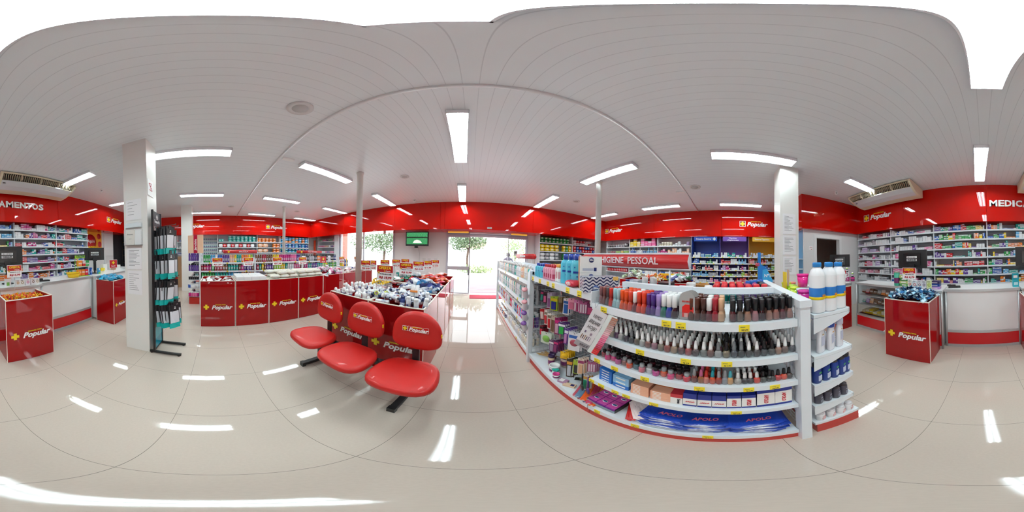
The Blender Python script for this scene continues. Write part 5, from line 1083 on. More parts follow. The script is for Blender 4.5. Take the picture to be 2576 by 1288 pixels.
for i, (x, y, w, h, c, nm) in enumerate(((-3.25,-2.75,.14,.07,'#E8D02A','yellow'),(-3.4,-2.8,.16,.16,'#ECECEA','large white'),(-3.7,-2.8,.2,.17,'#E8E6E2','widest white'),(-3.6,-2.62,.08,.10,'#B88A6A','brown'),(-3.95,-2.75,.22,.10,'#E2E0DC','low white'))): box_on(x, y, w, .12, h, c, nm+' box on the farther white counter', z=.952)
# white packs and stacked jars beyond the bleach bottles
FP = F(2.40, -2.04, -90)
for i in range(8): good('white_pack', CARTON, FP, -.16+.045*(i % 6), .10+.12*(i//6), .81, rnd, (.04,.1,.14+.02*(i % 3)), rnd.choice(('white','lilac','white','grey')), 'small white pack standing in the red bin beyond the bleach bottles', 'packet', 'white packs in the far red bin')
for i, (z, w, h, c, rc, nm) in enumerate(((.952,.11,.09,'#C8207A','#F0D0E0','magenta box'),(1.043,.11,.10,'#E9E6EA','#A83A6A','white box with a magenta ring'))): box_on(2.63, -2.36, w, .08, h, c, nm+' under the small green-labelled bottles', rz=-140, z=z, marks=ring(rc))
box_on(2.72, -2.28, .10, .08, .24, '#EAE8EA', 'tall white carton beside the small monitor', rz=-140, marks=ring('#A83A6A'))
for i, (x, y, z) in enumerate(((2.63, -2.36, 1.144), (2.52, -2.42, 1.04))): 
    o = MB().lathe([(0,0),(.024,0),(.026,.004),(.026,.06),(.018,.07)], C_('#26304A'), 14).lathe([(.0262,.03),(.0268,.032),(.0268,.05),(.0262,.052)], PW, 14).build('vitamin_bottle', loc=(x, y, z), label=['small dark bottle with a lime top standing on the white box','small dark bottle with a lime top on the magenta tin'][i], cat='bottle'); MB().lathe([(.019,.068),(.021,.07),(.021,.088),(0,.09)], C_('#A8D84A'), 14).lathe([(.02,.088),(.016,.1),(0,.1)], PW, 12).build('cap', o)
can(F(2.52,-2.42,180), 0, 0, .952, .045, .088, C_('#C8207A'), C_('#D8408A'), 'magenta tin at the counter corner', 'tin', .1)
# ---------------------------------------------------------------- air conditioners
CREAM = mat('#E9DCC0', .35, name='aged_plastic'); ACW = mat('#E2E4E8', .35); DARK = mat('#3A342C', .6)
def aircon(x0, x1, label):
    t = thing('air_conditioner', label, 'air conditioner', ((x0+x1)/2, -2.82, CZ)); w_ = (x1-x0)/2
    prof = [(0,-.02),(-.0,-.075),(-.03,-.10),(-.12,-.155),(-.26,-.215),(-.42,-.25),(-.62,-.26),(-.67,-.24),(-.67,-.02)]   # (y, z) front at y=0
    for s_ in (-1, 1): MB().prism([(a, b) for a, b in prof], s_*w_-(.05 if s_ > 0 else 0), s_*w_+(.05 if s_ < 0 else 0), CREAM, axis='x').build('end_cap', t)
    i_ = w_-.05
    m = MB()
    m.quad([(-i_,0,-.02),(i_,0,-.02),(i_,0,-.045),(-i_,0,-.045)], CREAM).quad([(-i_,0,-.02),(i_,0,-.02),(i_,-.67,-.02),(-i_,-.67,-.02)], CREAM).quad([(-i_,-.67,-.02),(i_,-.67,-.02),(i_,-.67,-.24),(-i_,-.67,-.24)], CREAM)
    m.quad([(-i_,0,-.045),(i_,0,-.045),(i_,-.03,-.045),(-i_,-.03,-.045)], CREAM)
    m.quad([(-i_,-.10,-.04),(i_,-.10,-.04),(i_,-.115,-.15),(-i_,-.115,-.15)], DARK).quad([(-i_,-.0,-.04),(i_,-.0,-.04),(i_,-.1,-.04),(-i_,-.1,-.04)], DARK)
    m.quad([(-i_,-.42,-.25),(i_,-.42,-.25),(i_,-.62,-.26),(-i_,-.62,-.26)], CREAM).quad([(-i_,-.62,-.26),(i_,-.62,-.26),(i_,-.67,-.24),(-i_,-.67,-.24)], CREAM)
    m.build('casing', t)
    m = MB(); 
    for a, b in zip(prof[3:5], prof[4:6]): m.box(-i_, -1, 0, i_, 1, 0, ACW) if 0 else m.quad([(-i_,a[0],a[1]),(i_,a[0],a[1]),(i_,b[0],b[1]),(-i_,b[0],b[1])], ACW)
    m.build('front_panel', t)
    MB().lathe([(0,0),(.022,0),(.022,.004),(0,.004)], C_('#2A2A3A'), 12, c=(i_-.06, -.19, -.192), sx=1.5).build('receiver', t)
    for i in range(38):
        x = -i_+.03+i*(2*i_-.06)/37
        if i % 10 == 9: MB().box(x-.006, -.112, -.15, x+.006, -.01, -.045, CREAM).build('vane_divider', t)
        else: MB().prism([(-.02,-.048),(-.105,-.048),(-.112,-.148)], x-.002, x+.002, CREAM, axis='x').build('vane', t)
    for s_ in (-1, 1): MB().box(s_*(w_-.2)-.015, -.5, -.02, s_*(w_-.2)+.015, -.2, 0, GREY).build('hanger', t)
    return t
aircon(1.33, 3.05, 'cream air conditioner hung from the ceiling near the alcove'); aircon(-2.50, -.78, 'cream air conditioner hung from the ceiling near the left pillar')
# ---------------------------------------------------------------- lettering and logos on the fascia
t = thing('fascia_lettering', 'white raised letters naming the medicines department on the back fascia', 'lettering', (-1.10, -3.567, 2.61), R_(180))
xs = -.93; me_w = 0
wd_ = {'M': 1.2, 'E': .92, 'D': 1.02, 'I': .5, 'C': 1.02, 'A': 1.05, 'N': 1.02, 'T': .95, 'O': 1.08, 'S': .95}
word = 'MEDICAMENTOS'; tot = sum(wd_[c] for c in word); x = -.95
for c in word:
    w_ = wd_[c]/tot*1.90; q = MB(); me, tw = text(c, .20, .03, 0, .012); addtext(q, c, PURE, x+w_/2, -.012, 0, 00.21, .03, w=w_*.9 if c != 'I' else w_*.62, ext=.012); q.build('letter', t); x += w_
def fascia_logo(x, y, z, rz, w, label):
    t = thing('fascia_logo', label, 'logo', (x, y, z), R_(rz)); add_logo(t, w, 1, (0, 0, 0))
fascia_logo(2.72, -3.566, 2.63, 180, .92, 'chain logo on the back fascia under the alcove-side air conditioner')
fascia_logo(-5.05, -3.566, 2.63, 180, .92, 'chain logo on the back fascia by the left pillar')
fascia_logo(-7.555, -1.0, 2.62, 90, .95, 'chain logo on the left fascia, half behind the far square pillar')
fascia_logo(-7.555, 2.90, 2.62, 90, .95, 'chain logo on the left fascia, cut by the round post')
fascia_logo(5.315, 4.52, 2.63, -90, .92, 'chain logo on the right fascia, nearer the door corner')
fascia_logo(5.315, -.86, 2.63, -90, .92, 'chain logo on the right fascia beside the right pillar')
# ---------------------------------------------------------------- poster end, left of the medicine shelves
ORG = mat('#F0A02A', .4); t = thing('poster', 'orange and red promotional poster on the back wall past the medicine shelves', 'poster', (-4.45, -4.09, 1.75), R_(180))
MB().box(-.42, -.008, -.48, .42, 0, .48, ORG).build('sheet', t); q = MB(); q.lathe([(0,0),(.30,0),(.30,.002),(0,.002)], C_('#C8222A'), 32, M=Matrix.Translation((-.2,-.008,.05)) @ Matrix.Rotation(math.pi/2,4,'X'))
for x, z in ((.26,.3),(.3,-.0),(.3,-.28)): q.lathe([(0,0),(.11,0),(.11,.002),(0,.002)], C_('#C8222A'), 20, M=Matrix.Translation((x,-.008,z)) @ Matrix.Rotation(math.pi/2,4,'X'))
q.build('discs', t); q = MB(); addtext(q, 'Aqui é', PW, -.17, -.012, .1, .16, .02, w=.36); addtext(q, 'barato', LOGOY, -.14, -.012, -.12, .2, .03, w=.5); q.build('lettering', t)
w = MB(); w.box(-5.12, YB-.1, 0, -5.04, YB+.03, 2.1, WHITE).box(-4.95, YB, .0, -5.62, YB+.02, 1.35, WHITE) if 0 else w.box(-5.60, YB, 1.30, -5.08, YB+.03, 2.12, WHITE).box(-5.08, YB, 0, -5.0, YB+.04, 2.15, WHITE)
st('door_3', w)
KW = mat('#C99A4A', .5, name='wood_shelf')
FW = F(-6.35, -3.85, 180); wall_bay(FW, 0, 1.4, (.55, .95, 1.28, 1.55, 1.88), .22, 'dark-sided wooden shelving in the back corner past the poster', back=KW, shelfm=KW, side=mat('#17171B', .4))
for zi, z in enumerate((.95, 1.28, 1.55, 1.88)): row(FW, .02, 1.3, .03, z, [(1, 'supplement_pot', B_PILL, .07, .06, .1, ['white','sky blue','cream','grey'], 1, 'pot')], rnd, f'on the {ORD[zi]} visible wooden corner shelf')
# ---------------------------------------------------------------- right-hand wall
rnd = random.Random(9)
FR = F(5.36, 5.0, -90)        # local x from the front corner toward the alcove (world y = 5.0 - x)
def spec(name, me, w, d, h, cols, stack, cat, wt=1): return (wt, name, me, w, d, h, cols, stack, cat)
rb = ((.05, 1.28), (1.28, 2.53), (2.53, 3.78))
rbn = ['nearest the front corner', 'in the middle right-hand bay', 'next to the blue first-aid bay']
ZR = (.35, .62, .88, 1.14, 1.40, 1.655, 1.90)
for (a, b), nm in zip(rb, rbn): wall_bay(FR, a, b, ZR, .40, f'white right-hand wall shelving bay {nm}', base=.2, tags=False)
cont = {6: [[spec('hair_product_jar', B_PILL, .09, .08, .1, ['black','crimson','grey'], 1, 'jar'), spec('hair_dye_box', CARTON, .07, .1, .14, ['navy','black','blue'], 1, 'box')], [spec('nappy_carton', CARTON, .15, .12, .09, ['white','pink','yellow'], 3, 'box')], [spec('gauze_pack', PACK, .10, .12, .05, ['white','lilac','cream'], 3, 'packet')]],
        5: [[spec('serum_bottle', B_PILL, .06, .06, .1, ['brown','yellow','crimson','lime'], 1, 'bottle')], [spec('milk_tin', B_PILL, .066, .07, .1, ['blue','sky blue','white'], 2, 'tin')], [spec('balm_carton', CARTON, .08, .1, .05, ['white','peach','pink','magenta','brown'], 3, 'box')]]}
for si in range(7):
    for bi, (a, b) in enumerate(rb):
        if si in cont: sp_ = cont[si][bi]
        elif si < 2: continue
        else: sp_ = [spec('red_pouch', PACK, .09, .12, .14, ['red','red','crimson'], 1, 'pouch'), spec('tube_carton', CARTON, .05, .1, .12, ['black','grey','red','white'], 1, 'box')] if bi < 1 else [spec('tube_carton', CARTON, .05, .1, .10, ['white','red','green','orange','blue'], 1, 'box')]
        if si == 6 and bi == 0: row(FR, a+.03, b-.03, .04, ZR[si], sp_, rnd, f'on the top shelf {rbn[bi]}')
        else: row(FR, a+.03, b-.03, .04, ZR[si], sp_, rnd, f'on the {"top" if si == 6 else ORD[si]} shelf {rbn[bi]}')
# coloured department bays
ZD = (.25, .47, .68, .89, 1.09, 1.305, 1.52)
dep = [(3.80, 4.75, '#1E3E94', 'blue', 'Primeiros Socorros', '#2A56B8', 'first aid'), (4.75, 5.70, '#5C3C8C', 'purple', 'Vitaminas e Suplementos', '#7A54B0', 'vitamins'), (5.70, 6.68, '#D89A1E', 'yellow', 'Sistema Digestivo', '#F0B43A', 'digestion')]
for a, b, h, cn, words, sh, nm in dep:
    wall_bay(FR, a, b, ZD, .40, f'{cn}-backed wall shelving bay for {nm}', back=mat(h, .4), base=.0, side=mat(h, .4), tags=True)
    t = thing('department_sign', f'{cn} hanging department sign above the {nm} bay', 'sign', FR.p((a+b)/2-.0, -.09, 2.1), FR.rz)
    MB().box(-.38, -.004, -.065, .38, .004, .075, mat(sh, .4)).build('panel', t); q = MB()
    if len(words) > 20: addtext(q, 'Vitaminas', PURE, -.06, -.006, .035, .06, .02, w=.26); addtext(q, 'e Suplementos', PURE, -.06, -.006, -.03, .06, .02, w=.38)
    else: addtext(q, words, PURE, -.06, -.006, .005, .075, .02, w=.5)
    if cn == 'blue': q.prism(plus_poly(.29, .005, .05, .36), -.006, -.004, PURE)
    q.build('lettering', t)
    for x in (-.3, .3): MB().bar((x,0,.075),(x,0,.1),.003,GREY,4).build('hook', t)
depc = {'blue': [['white','sky blue','white','teal'], ['white','blue','green'], ['orange','red','white','black'], ['grey','white','sky blue'], ['white','grey','pink']], 'purple': [['white','green','white','teal'], ['white','red','sky blue'], ['magenta','white','lilac'], ['grey','lime','white','orange'], ['white','red','orange']], 'yellow': [['white','grey','white'], ['black','red','grey'], ['blue','green','lime'], ['yellow','brown','green'], ['white','orange']]}
for a, b, h, cn, *_r in dep:
    for j, z in enumerate(ZD[2:][::-1]):
        row(FR, a+.03, b-.03, .03, z, [spec('remedy_carton', CARTON, .05, .1, .07, depc[cn][j], 2, 'box', 2), spec('remedy_bottle', B_PILL, .05, .05, .09, depc[cn][j], 1, 'bottle')], rnd, f'on the {["top","second","third","fourth","fifth"][j]} shelf of the {cn}-backed bay')
# side wall beyond the right pillar: picture panel and small white shelves
t = thing('picture_panel', 'sky blue picture panel with small white shelves beyond the right pillar', 'display panel', (4.62, -1.83, 1.25), R_(180))
MB().box(-.95, -.012, -.9, .95, 0, .93, mat('#6FA6D0', .4)).build('panel', t)
for z in (-.55, -.3, -.05, .2): MB().box(.55, -.25, z-.02, .97, -.012, z, SHELFW).box(.55, -.252, z-.04, .97, -.25, z, SHELFW).build('shelf', t)
for i in range(4): good('silver_tin', B_PILL, F(3.75,-1.62,0), .0+i*.08, 0, 1.0, rnd, (.8,.8,.6), 'grey', 'small silver tin on the white shelf of the picture panel', 'tin', 'silver tins on the picture panel')
t = thing('wall_notice', 'small white and red notice beside the alcove doorway', 'notice', (ax-.001, -2.03, 1.72), R_(-90)); MB().box(-.05,-.004,-.05,.05,0,.05,PURE).build('sheet', t); MB().box(-.035,-.005,.02,.035,-.004,.03,C_('#C8323E')).box(.0,-.005,-.035,.035,-.004,-.02,C_('#C8323E')).build('print', t)
# ---------------------------------------------------------------- front wall, right corner: nappies
FC = F(2.36, 5.33, 0)
wall_bay(FC, 0, 1.45, (.3, .6, .9, 1.035, 1.30, 1.625, 1.935), .40, 'white front-wall shelving of wipes and nappies, nearest the door', base=.2)
wall_bay(FC, 1.45, 2.93, (.3, .6, .9, 1.035, 1.30, 1.625, 1.935), .40, 'white front-wall shelving of red and blue packs in the corner', base=.2)
MB().box(0, 0, 0, .02, .42, 2.2, SHELFW).build('side_board', loc=(2.335, 5.30, 0), label='tall white end panel between the door and the nappy shelves', cat='panel')
def packs(fr, x0, x1, z, w, h, cols, n, name, lb, cat='packet', d=.14, step=None, y=.1, mesh=PACK):
    x = x0+w/2; i = 0
    while x+w/2 < x1+.01:
        for k in range(n):
            c = cols[(i+k*0) % len(cols)] if len(cols) < 3 else rnd.choice(cols)
            good(name, mesh, fr, x, y, z+.003+k*h, rnd, (w*.97, d, h*.97), c, f'{c} {lb}', cat, f'{c} {lb}', tw=rnd.uniform(-.06,.06))
        x += step or w; i += 1
packs(FC, .03, 1.35, 1.935, .16, .11, ['green'], 2, 'wipes_pack', 'wipes pack on the top shelf nearest the door'); packs(FC, .03, .95, 1.625, .20, .125, ['yellow'], 2, 'wipes_pack', 'wipes pack on the shelf under the green ones'); packs(FC, 1.0, 1.4, 1.625, .13, .12, ['yellow','green'], 2, 'wipes_pack', 'wipes pack at the joint under the green ones')
packs(FC, .03, .95, 1.30, .20, .14, ['white','grey'], 2, 'nappy_pack', 'nappy pack below the yellow wipes'); packs(FC, 1.0, 1.4, 1.30, .15, .13, ['green','lime'], 2, 'nappy_pack', 'nappy pack below the joint wipes')
packs(FC, 1.5, 2.5, 1.935, .16, .10, ['red','white','white'], 2, 'nappy_pack', 'pack on the top shelf of the front corner'); packs(FC, 1.5, 2.8, 1.625, .15, .13, ['red','red','blue'], 2, 'nappy_pack', 'pack on the second shelf of the front corner'); packs(FC, 1.5, 2.8, 1.30, .15, .12, ['crimson','white','blue'], 2, 'nappy_pack', 'pack on the third shelf of the front corner')
packs(FC, .03, 2.8, 1.035, .12, .13, ['white','yellow','grey','black'], 1, 'nappy_pack', 'pack on the lower front shelf')
# ---------------------------------------------------------------- left-hand wall
FL = F(-7.62, -3.0, 90)       # local x = world y + 3.0
ZL = (.27, .47, .74, .99, 1.285, 1.58, 1.885)
lb_ = ((.0, 1.15), (1.15, 2.3), (2.3, 3.1), (3.1, 5.0), (5.0, 6.2), (6.2, 7.9))
lbn = ['behind the hanging rack', 'behind the far square pillar', 'left of the pegboard', 'of teal packs', 'of orange packs', 'of turquoise packs']
for (a, b), nm in zip(lb_, lbn):
    if nm == 'left of the pegboard': continue
    wall_bay(FL, a, b, ZL if a < 2 else (.3, .6, .85, 1.10, 1.355, 1.60, 1.86), .36, f'left-hand wall shelving bay {nm}', base=.24)
for si, z in enumerate(ZL):
    row(FL, .03, 2.2, .04, z, [spec('food_supplement_pot', B_JAR, .10, .08, .09, ['white','white','crimson'], 1, 'pot', 2), spec('supplement_tub', B_PILL, .08, .06, .1, ['brown','grey','blue','teal'], 1, 'pot')], rnd, f'on the {ORD[si]} shelf behind the hanging rack')
# pegboard bay
t = gthing('peg_panel', 'grey peg panel of small hanging packs on the left-hand wall', 'panel', F(*FL.p(2.3, 0, 0)[:2], 90)); MB().box(0, .30, 0, .8, .36, 2.2, GREYB).build('panel', t)
HPM = blister(.085, .13, mat('#C8CDD6', .4), mat('#3E4A6A', .4), mat('#8ABFA8', .4))
for j in range(6):
    for i in range(8):
        ob('hanging_pack', HPM, None, FL.p(2.36+i*.095, .27, 2.08-j*.17), rz=FL.rz, label=f'small hanging pack in {["top","second","third","fourth","fifth","sixth"][j]} line of the peg panel', cat='hanging pack', group=f'packs in line {j+1} of the peg panel')
Zc_ = (1.355, 1.60, 1.86)
packs(FL, 3.15, 3.5, 1.86, .12, .14, ['teal'], 1, 'nappy_pack', 'pack at the start of the top left shelf'); packs(FL, 3.6, 4.95, 1.86, .19, .09, ['teal'], 3, 'nappy_pack', 'pillow pack on the top left shelf', d=.2)
packs(FL, 3.15, 4.95, 1.60, .19, .17, ['white','red'], 1, 'nappy_pack', 'flat pack on the second left shelf', mesh=PACK); packs(FL, 3.15, 4.95, 1.355, .16, .14, ['white','crimson','crimson'], 1, 'nappy_pack', 'flat pack on the third left shelf')
packs(FL, 5.03, 6.15, 1.86, .19, .10, ['orange'], 2, 'nappy_pack', 'nappy pack on the top left shelf', d=.2); packs(FL, 5.03, 5.8, 1.60, .26, .20, ['peach'], 1, 'nappy_pack', 'large nappy pack on the second left shelf', d=.2); packs(FL, 5.8, 6.15, 1.60, .18, .10, ['orange'], 2, 'nappy_pack', 'nappy pack on the second left shelf', d=.2)
packs(FL, 5.03, 5.8, 1.355, .26, .19, ['peach'], 1, 'nappy_pack', 'large nappy pack on the third left shelf', d=.2); packs(FL, 5.8, 6.15, 1.355, .18, .10, ['orange'], 2, 'nappy_pack', 'nappy pack on the third left shelf', d=.2)
packs(FL, 6.25, 7.85, 1.86, .20, .10, ['sky blue','orange','sky blue'], 3, 'nappy_pack', 'nappy pack near the corner on the top left shelf', d=.2); packs(FL, 6.25, 7.85, 1.60, .20, .10, ['sky blue','blue'], 2, 'nappy_pack', 'nappy pack near the corner on the second left shelf', d=.2); packs(FL, 6.25, 7.85, 1.355, .20, .10, ['sky blue','blue','teal'], 2, 'nappy_pack', 'nappy pack near the corner on the third left shelf', d=.2)
# front wall, left corner
FK = F(-7.55, 5.38, 0)
MB().box(0, 0, 0, .12, .06, 2.05, C_('#D2472A')).build('corner_post', loc=(-7.66, 5.26, 0), label='orange-red vertical strip in the left front corner', cat='post')
wall_bay(FK, .1, 1.52, (.6, .9, 1.10, 1.35, 1.66, 1.97), .36, 'white shelving of small bottles between the left corner and the window')
for si, z in enumerate((1.10, 1.35, 1.66, 1.97)): row(FK, .13, 1.5, .04, z, [spec('lotion_bottle', B_PILL, .06, .06, .1, ['white','green','pink','purple','peach'], 1, 'bottle')], rnd, f'on the {["fourth","third","second","top"][si]} shelf by the window')
MB().box(0, 0, 0, .32, .02, 2.2, SHELFW).build('side_board', loc=(-6.02, 5.36, 0), label='white end panel beside the shop window', cat='panel')
# cartons by the far pillar
for i, (x, y, z, w, d, h, nm) in enumerate(((-6.45, -1.35, 0, .42, .35, .42, 'lowest'), (-6.45, -1.35, .42, .42, .35, .42, 'middle'), (-6.45, -1.35, .84, .42, .35, .38, 'topmost'))):
    m = MB(); m.box(-w/2,-d/2,0,w/2,d/2,h-.004,KR).box(-w/2-.002,-.025,h*.7,w/2+.002,.025,h-.002,mat('#C8A47A', .4)); m.build('brown_carton', loc=(x, y, z), rz=.2, label=f'brown cardboard carton behind the far square pillar, {nm} of the stack', cat='carton')
# ---------------------------------------------------------------- hair care gondola behind the left bins
FG = F(-4.18, -.40, 90); LG = 4.3
for a, b, nm in ((0, 1.43, 'hair colour end'), (1.43, 2.86, 'middle section'), (2.86, 4.3, 'window end')):
    g_ = F(*FG.p(a, 0, 0)[:2], 90); t = gthing('shelving_gondola', f'white hair care gondola behind the red bins, {nm}', 'shelving', g_); w_ = b-a
    MB().box(0,.01,0,w_,.38,.12,PLINTH).build('plinth', t); MB().box(0,.38,.1,w_,.40,1.2,SHELFW).build('back_panel', t)
    for z in (.25, .47, .69, .91, 1.125): shelf_part(t, w_, z, .38, 0, .035, tags=(.25, .7, 1.2))
    MB().box(-.02,-.02,0,.02,.02,1.22,SHELFW).build('post', t)
hc = [['white','green','green','sky blue','white','blue','purple','purple','peach','yellow','teal','orange','orange','yellow','lime'], ['brown','crimson','brown','yellow','magenta','magenta','pink','purple'], ['white','black','grey','black','orange','black','black','white','black','navy']]
for j in range(3):
    x = .05+j*1.43; cl = hc[j]; i = 0
    while x < 1.43*(j+1)-.02:
        c = cl[int((x-j*1.43)/1.43*len(cl)) % len(cl)]
        good('hair_bottle', B_CANT if j < 2 else B_SHAMPK, FG, x, .05, 1.127, rnd, (1.1,1.1,.98), c, f'{c} hair care bottle on the top shelf of the hair gondola, {["hair colour end","middle","window end"][j]}', 'bottle', f'{c} bottles top shelf {j}'); x += .062
        i += 1
x = .05
while x < 4.2:
    c = rnd.choice(['brown','crimson','green','yellow','purple','lime','pink','teal','grey','magenta','white']); n = rnd.randint(1, 3)
    for k in range(n): good('hair_jar', rnd.choice((B_CANW, B_CANT, B_SHAMP)), FG, x, .05, .912, rnd, (1.1,1.1,.85), c, f'{c} pot or bottle on the second shelf of the hair gondola', 'bottle', f'{c} second shelf hair pots'); x += .07
for i in range(22): good('conditioner_tube', B_CANT, FG, .06+i*.07, .05, .692, rnd, (1.1,1.1,.9), ('green','teal','sky blue','peach','purple')[i//5 if i < 25 else 0], 'short tube on the third shelf of the hair gondola', 'tube', 'third shelf tubes of the hair gondola')
# end shelving with purple bottles
t = thing('end_shelving', 'white end shelves with purple bottles beside the far left bin', 'shelving', (-4.20, -.42, 0)); FE = F(-4.20, -.42, 0)
MB().box(-.8,-.28,0,0,0,.2,PLINTH).build('plinth', t)
for z in (.205, .45, .67, .90, 1.165): MB().box(-.8,-.28,z-.02,0,0,z,SHELFW).box(-.8,-.285,z-.03,0,-.28,z+.003,SHELFW).build('shelf', t)
MB().box(-.8,0,0,.02,.02,1.4,SHELFW).build('back_panel', t)
for j, (z, c, me, s_) in enumerate(((1.167,'purple',B_CANT,1.0),(.902,'purple',B_CANK,.95),(.672,'black',B_PILL,1.0),(.452,'blue',B_JAR,1.2),(.207,'magenta',B_PILL,1.3))):
    for i in range(5): good('hair_bottle' if j < 2 else 'hair_pot', me, FE, -.035, -.045-i*.055, z, rnd, (s_,)*3, c if j < 3 else rnd.choice((c,'pink' if j == 4 else 'white')), f'{c} product on the {["top","second","third","fourth","lowest"][j]} end shelf, front line', 'bottle', f'{c} products end shelf {j}')
    for i in range(6): good('hair_bottle' if j < 2 else 'hair_pot', me, FE, -.10-i*.1, -.22, z, rnd, (s_,)*3, c, f'{c} product on the {["top","second","third","fourth","lowest"][j]} end shelf, receding line', 'bottle', f'{c} products receding end shelf {j}')
t = thing('shelf_topper', 'peach and red brand board standing on the hair gondola end shelves', 'board', (-4.22, -.52, 1.37), R_(70)); MB().box(-.22,-.01,0,.22,.01,.47,C_('#F0C8A8')).build('board', t); q = MB(); q.box(-.05,-.012,0,.06,-.01,.47,C_('#C0143A')); addtext(q, 'Jandaia', PW, 0, 0, 0, .09, .02, M=Matrix.Translation((.005,-.014,.22)) @ Matrix.Rotation(-math.pi/2,4,'Y'), w=.3); q.build('print', t)
for y, wd2, nm in ((.69, 'BELEZA', 'beauty'), (2.92, 'PERFUMARIA', 'perfumery')):
    t = thing('section_sign', f'long red section sign for {nm} above the hair gondola', 'sign', (-4.48, y, 1.40), R_(90)); MB().lathe([(0,-.47),(.046,-.47),(.046,.47),(0,.47)], SGR, 18, M=Matrix.Rotation(math.pi/2,4,'Y')).build('body', t)
    q = MB(); addtext(q, wd2, mat('#E8D8DC', .4), .08, -.049, 0, .055, .02, w=.26 if wd2 == 'BELEZA' else .36); q.prism(plus_poly(-.33, 0, .032, .42), -.05, -.04, LOGOY); q.build('lettering', t)
    for s_ in (-1, 1): MB().bar((s_*.4,0,-.2),(s_*.4,0,-.04),.007,SHELFW).build('stem', t)
# gold and blue bottles beyond the left bins
for i in range(12): good('perfume_bottle', B_CANW if i % 2 else B_CANT, F(-4.2, 4.2, 90), .05*(i % 6), .05+.09*(i//6), .90+.0, rnd, (1.2,1.2,1.3), ('yellow','orange','navy','blue','yellow','navy')[i % 6], 'gold or blue bottle on the gondola end by the window', 'bottle', 'gold and blue bottles by the window')
MB().box(-.05,-.05,0,.45,.3,.9,SHELFW).build('display_plinth', loc=(-4.5, 4.2, 0), label='white display plinth at the window end of the hair gondola', cat='plinth')
# ---------------------------------------------------------------- television
t = thing('television', 'wall television showing a green football pitch, on the white wall between window and door', 'television', (-1.86, 5.32, 1.92), R_(6))
MB().box(-.40,-.03,-.25,.40,.05,.25,BLACK).build('housing', t)
scr = bpy.data.materials.new('lit_screen'); scr.use_nodes = True; nt, N, L, B = nodes(scr); tc = N.new('ShaderNodeTexCoord'); sp = N.new('ShaderNodeSeparateXYZ'); L.new(tc.outputs['Generated'], sp.inputs[0])
nz = N.new('ShaderNodeTexNoise'); nz.inputs['Scale'].default_value = 30; nz.inputs['Detail'].default_value = 4; mp = N.new('ShaderNodeMapping'); mp.inputs['Scale'].default_value = (1, 1, 2.5); L.new(tc.outputs['Generated'], mp.inputs[0]); L.new(mp.outputs[0], nz.inputs['Vector'])
c1 = mixc(nt, mnode(nt, 'MULTIPLY', mnode(nt, 'MAXIMUM', mnode(nt, 'SUBTRACT', nz.outputs[0], .42), 0), 5), hx('#04260E'), hx('#4FD080')); dk = mnode(nt, 'LESS_THAN', mnode(nt, 'ABSOLUTE', mnode(nt, 'SUBTRACT', sp.outputs[2], .58)), .05); c2 = mixc(nt, dk, c1, hx('#06200E'))
L.new(c2, B.inputs['Emission Color']); B.inputs['Emission Strength'].default_value = .8; B.inputs['Base Color'].default_value = (.01,.01,.01,1); B.inputs['Roughness'].default_value = .2
MB().box(-.365,-.034,-.19,.365,-.03,.215,scr).build('screen', t); MB().prism([(-.14,-.15),(.18,-.15),(.12,-.07),(-.0,-.03),(-.1,-.07)], -.036, -.034, mat('#D8E0D8', .4, emit=.5)).build('score_graphic', t)
MB().box(-.06,.05,-.12,.06,.40,.02,BLACK).box(-.09,.0,-.32,.02,.08,-.25,BLACK).build('bracket', t)
MB().tube([(.0,.2,-.28),(.01,.40,-.5),(.0,.41,-1.0)],.004,GREY,4).build('cable', t)
for i, x in enumerate((-1.72, -1.52, -1.28)):
    t = thing('wall_switch', ['white intercom with a round knob on the wall below the television','small white switch plate on the wall, middle of three','wide white socket plate on the wall nearest the door'][i], 'switch', (x, YF-.001, 1.18))
    MB().box(-.06,-.012,-.06,.06,0,.07,mat('#DADADA', .5)).build('plate', t); MB().lathe([(0,0),(.02,0),(.02,.01),(0,.01)], mat('#C9BFA0', .5), 12, M=Matrix.Translation((0,-.012,-.01)) @ Matrix.Rotation(math.pi/2,4,'X')).build('knob', t)
# door mat
MATR = mat('#A0253A', .95, name='mat_red'); MB().box(-.03, 5.12, 0, 1.95, 5.60, .012, MATR).build('door_mat', label='dark red mat across the open doorway', cat='mat')
# ---------------------------------------------------------------- notices on the pillars
def notice(parent_x, parent_y, z0, z1, rz, w, label, lines=6, off=0):
    t = thing('notice', label, 'notice', (parent_x, parent_y, z0), R_(rz)); h = z1-z0
    MB().box(-w/2,-.003,0,w/2,0,h,mat('#F1F0F2', .4)).build('sheet', t); q = MB(); r2 = random.Random(int(z0*100))
    for i in range(lines): q.box(-w*.38,-.0036,h*(.86-i*.75/lines),-w*.38+w*r2.uniform(.3,.75),-.003,h*(.86-i*.75/lines)+h*.012+.001,mat('#77777C', .6))
    q.build('print', t)
notice(-1.837, -1.0, 1.83, 2.11, 90, .22, 'topmost white notice on the left pillar', 5); notice(-1.837, -1.0, 1.19, 1.47, 90, .21, 'white notice below the leaflet holder on the left pillar', 12)
notice(-1.837, -1.0, .86, 1.17, 90, .21, 'lowest notice on the left pillar, with two columns of pictograms', 9)
t = thing('leaflet_holder', 'clear leaflet holder with a cream booklet on the left pillar', 'holder', (-1.837, -1.0, 1.50), R_(90)); MB().box(-.125,-.003,0,.125,0,.30,CLEAR).box(-.125,-.045,0,.125,-.042,.20,CLEAR).box(-.125,-.045,0,.125,0,.004,ALU).box(-.125,-.045,0,-.122,0,.2,CLEAR).box(.122,-.045,0,.125,0,.2,CLEAR).build('holder', t)
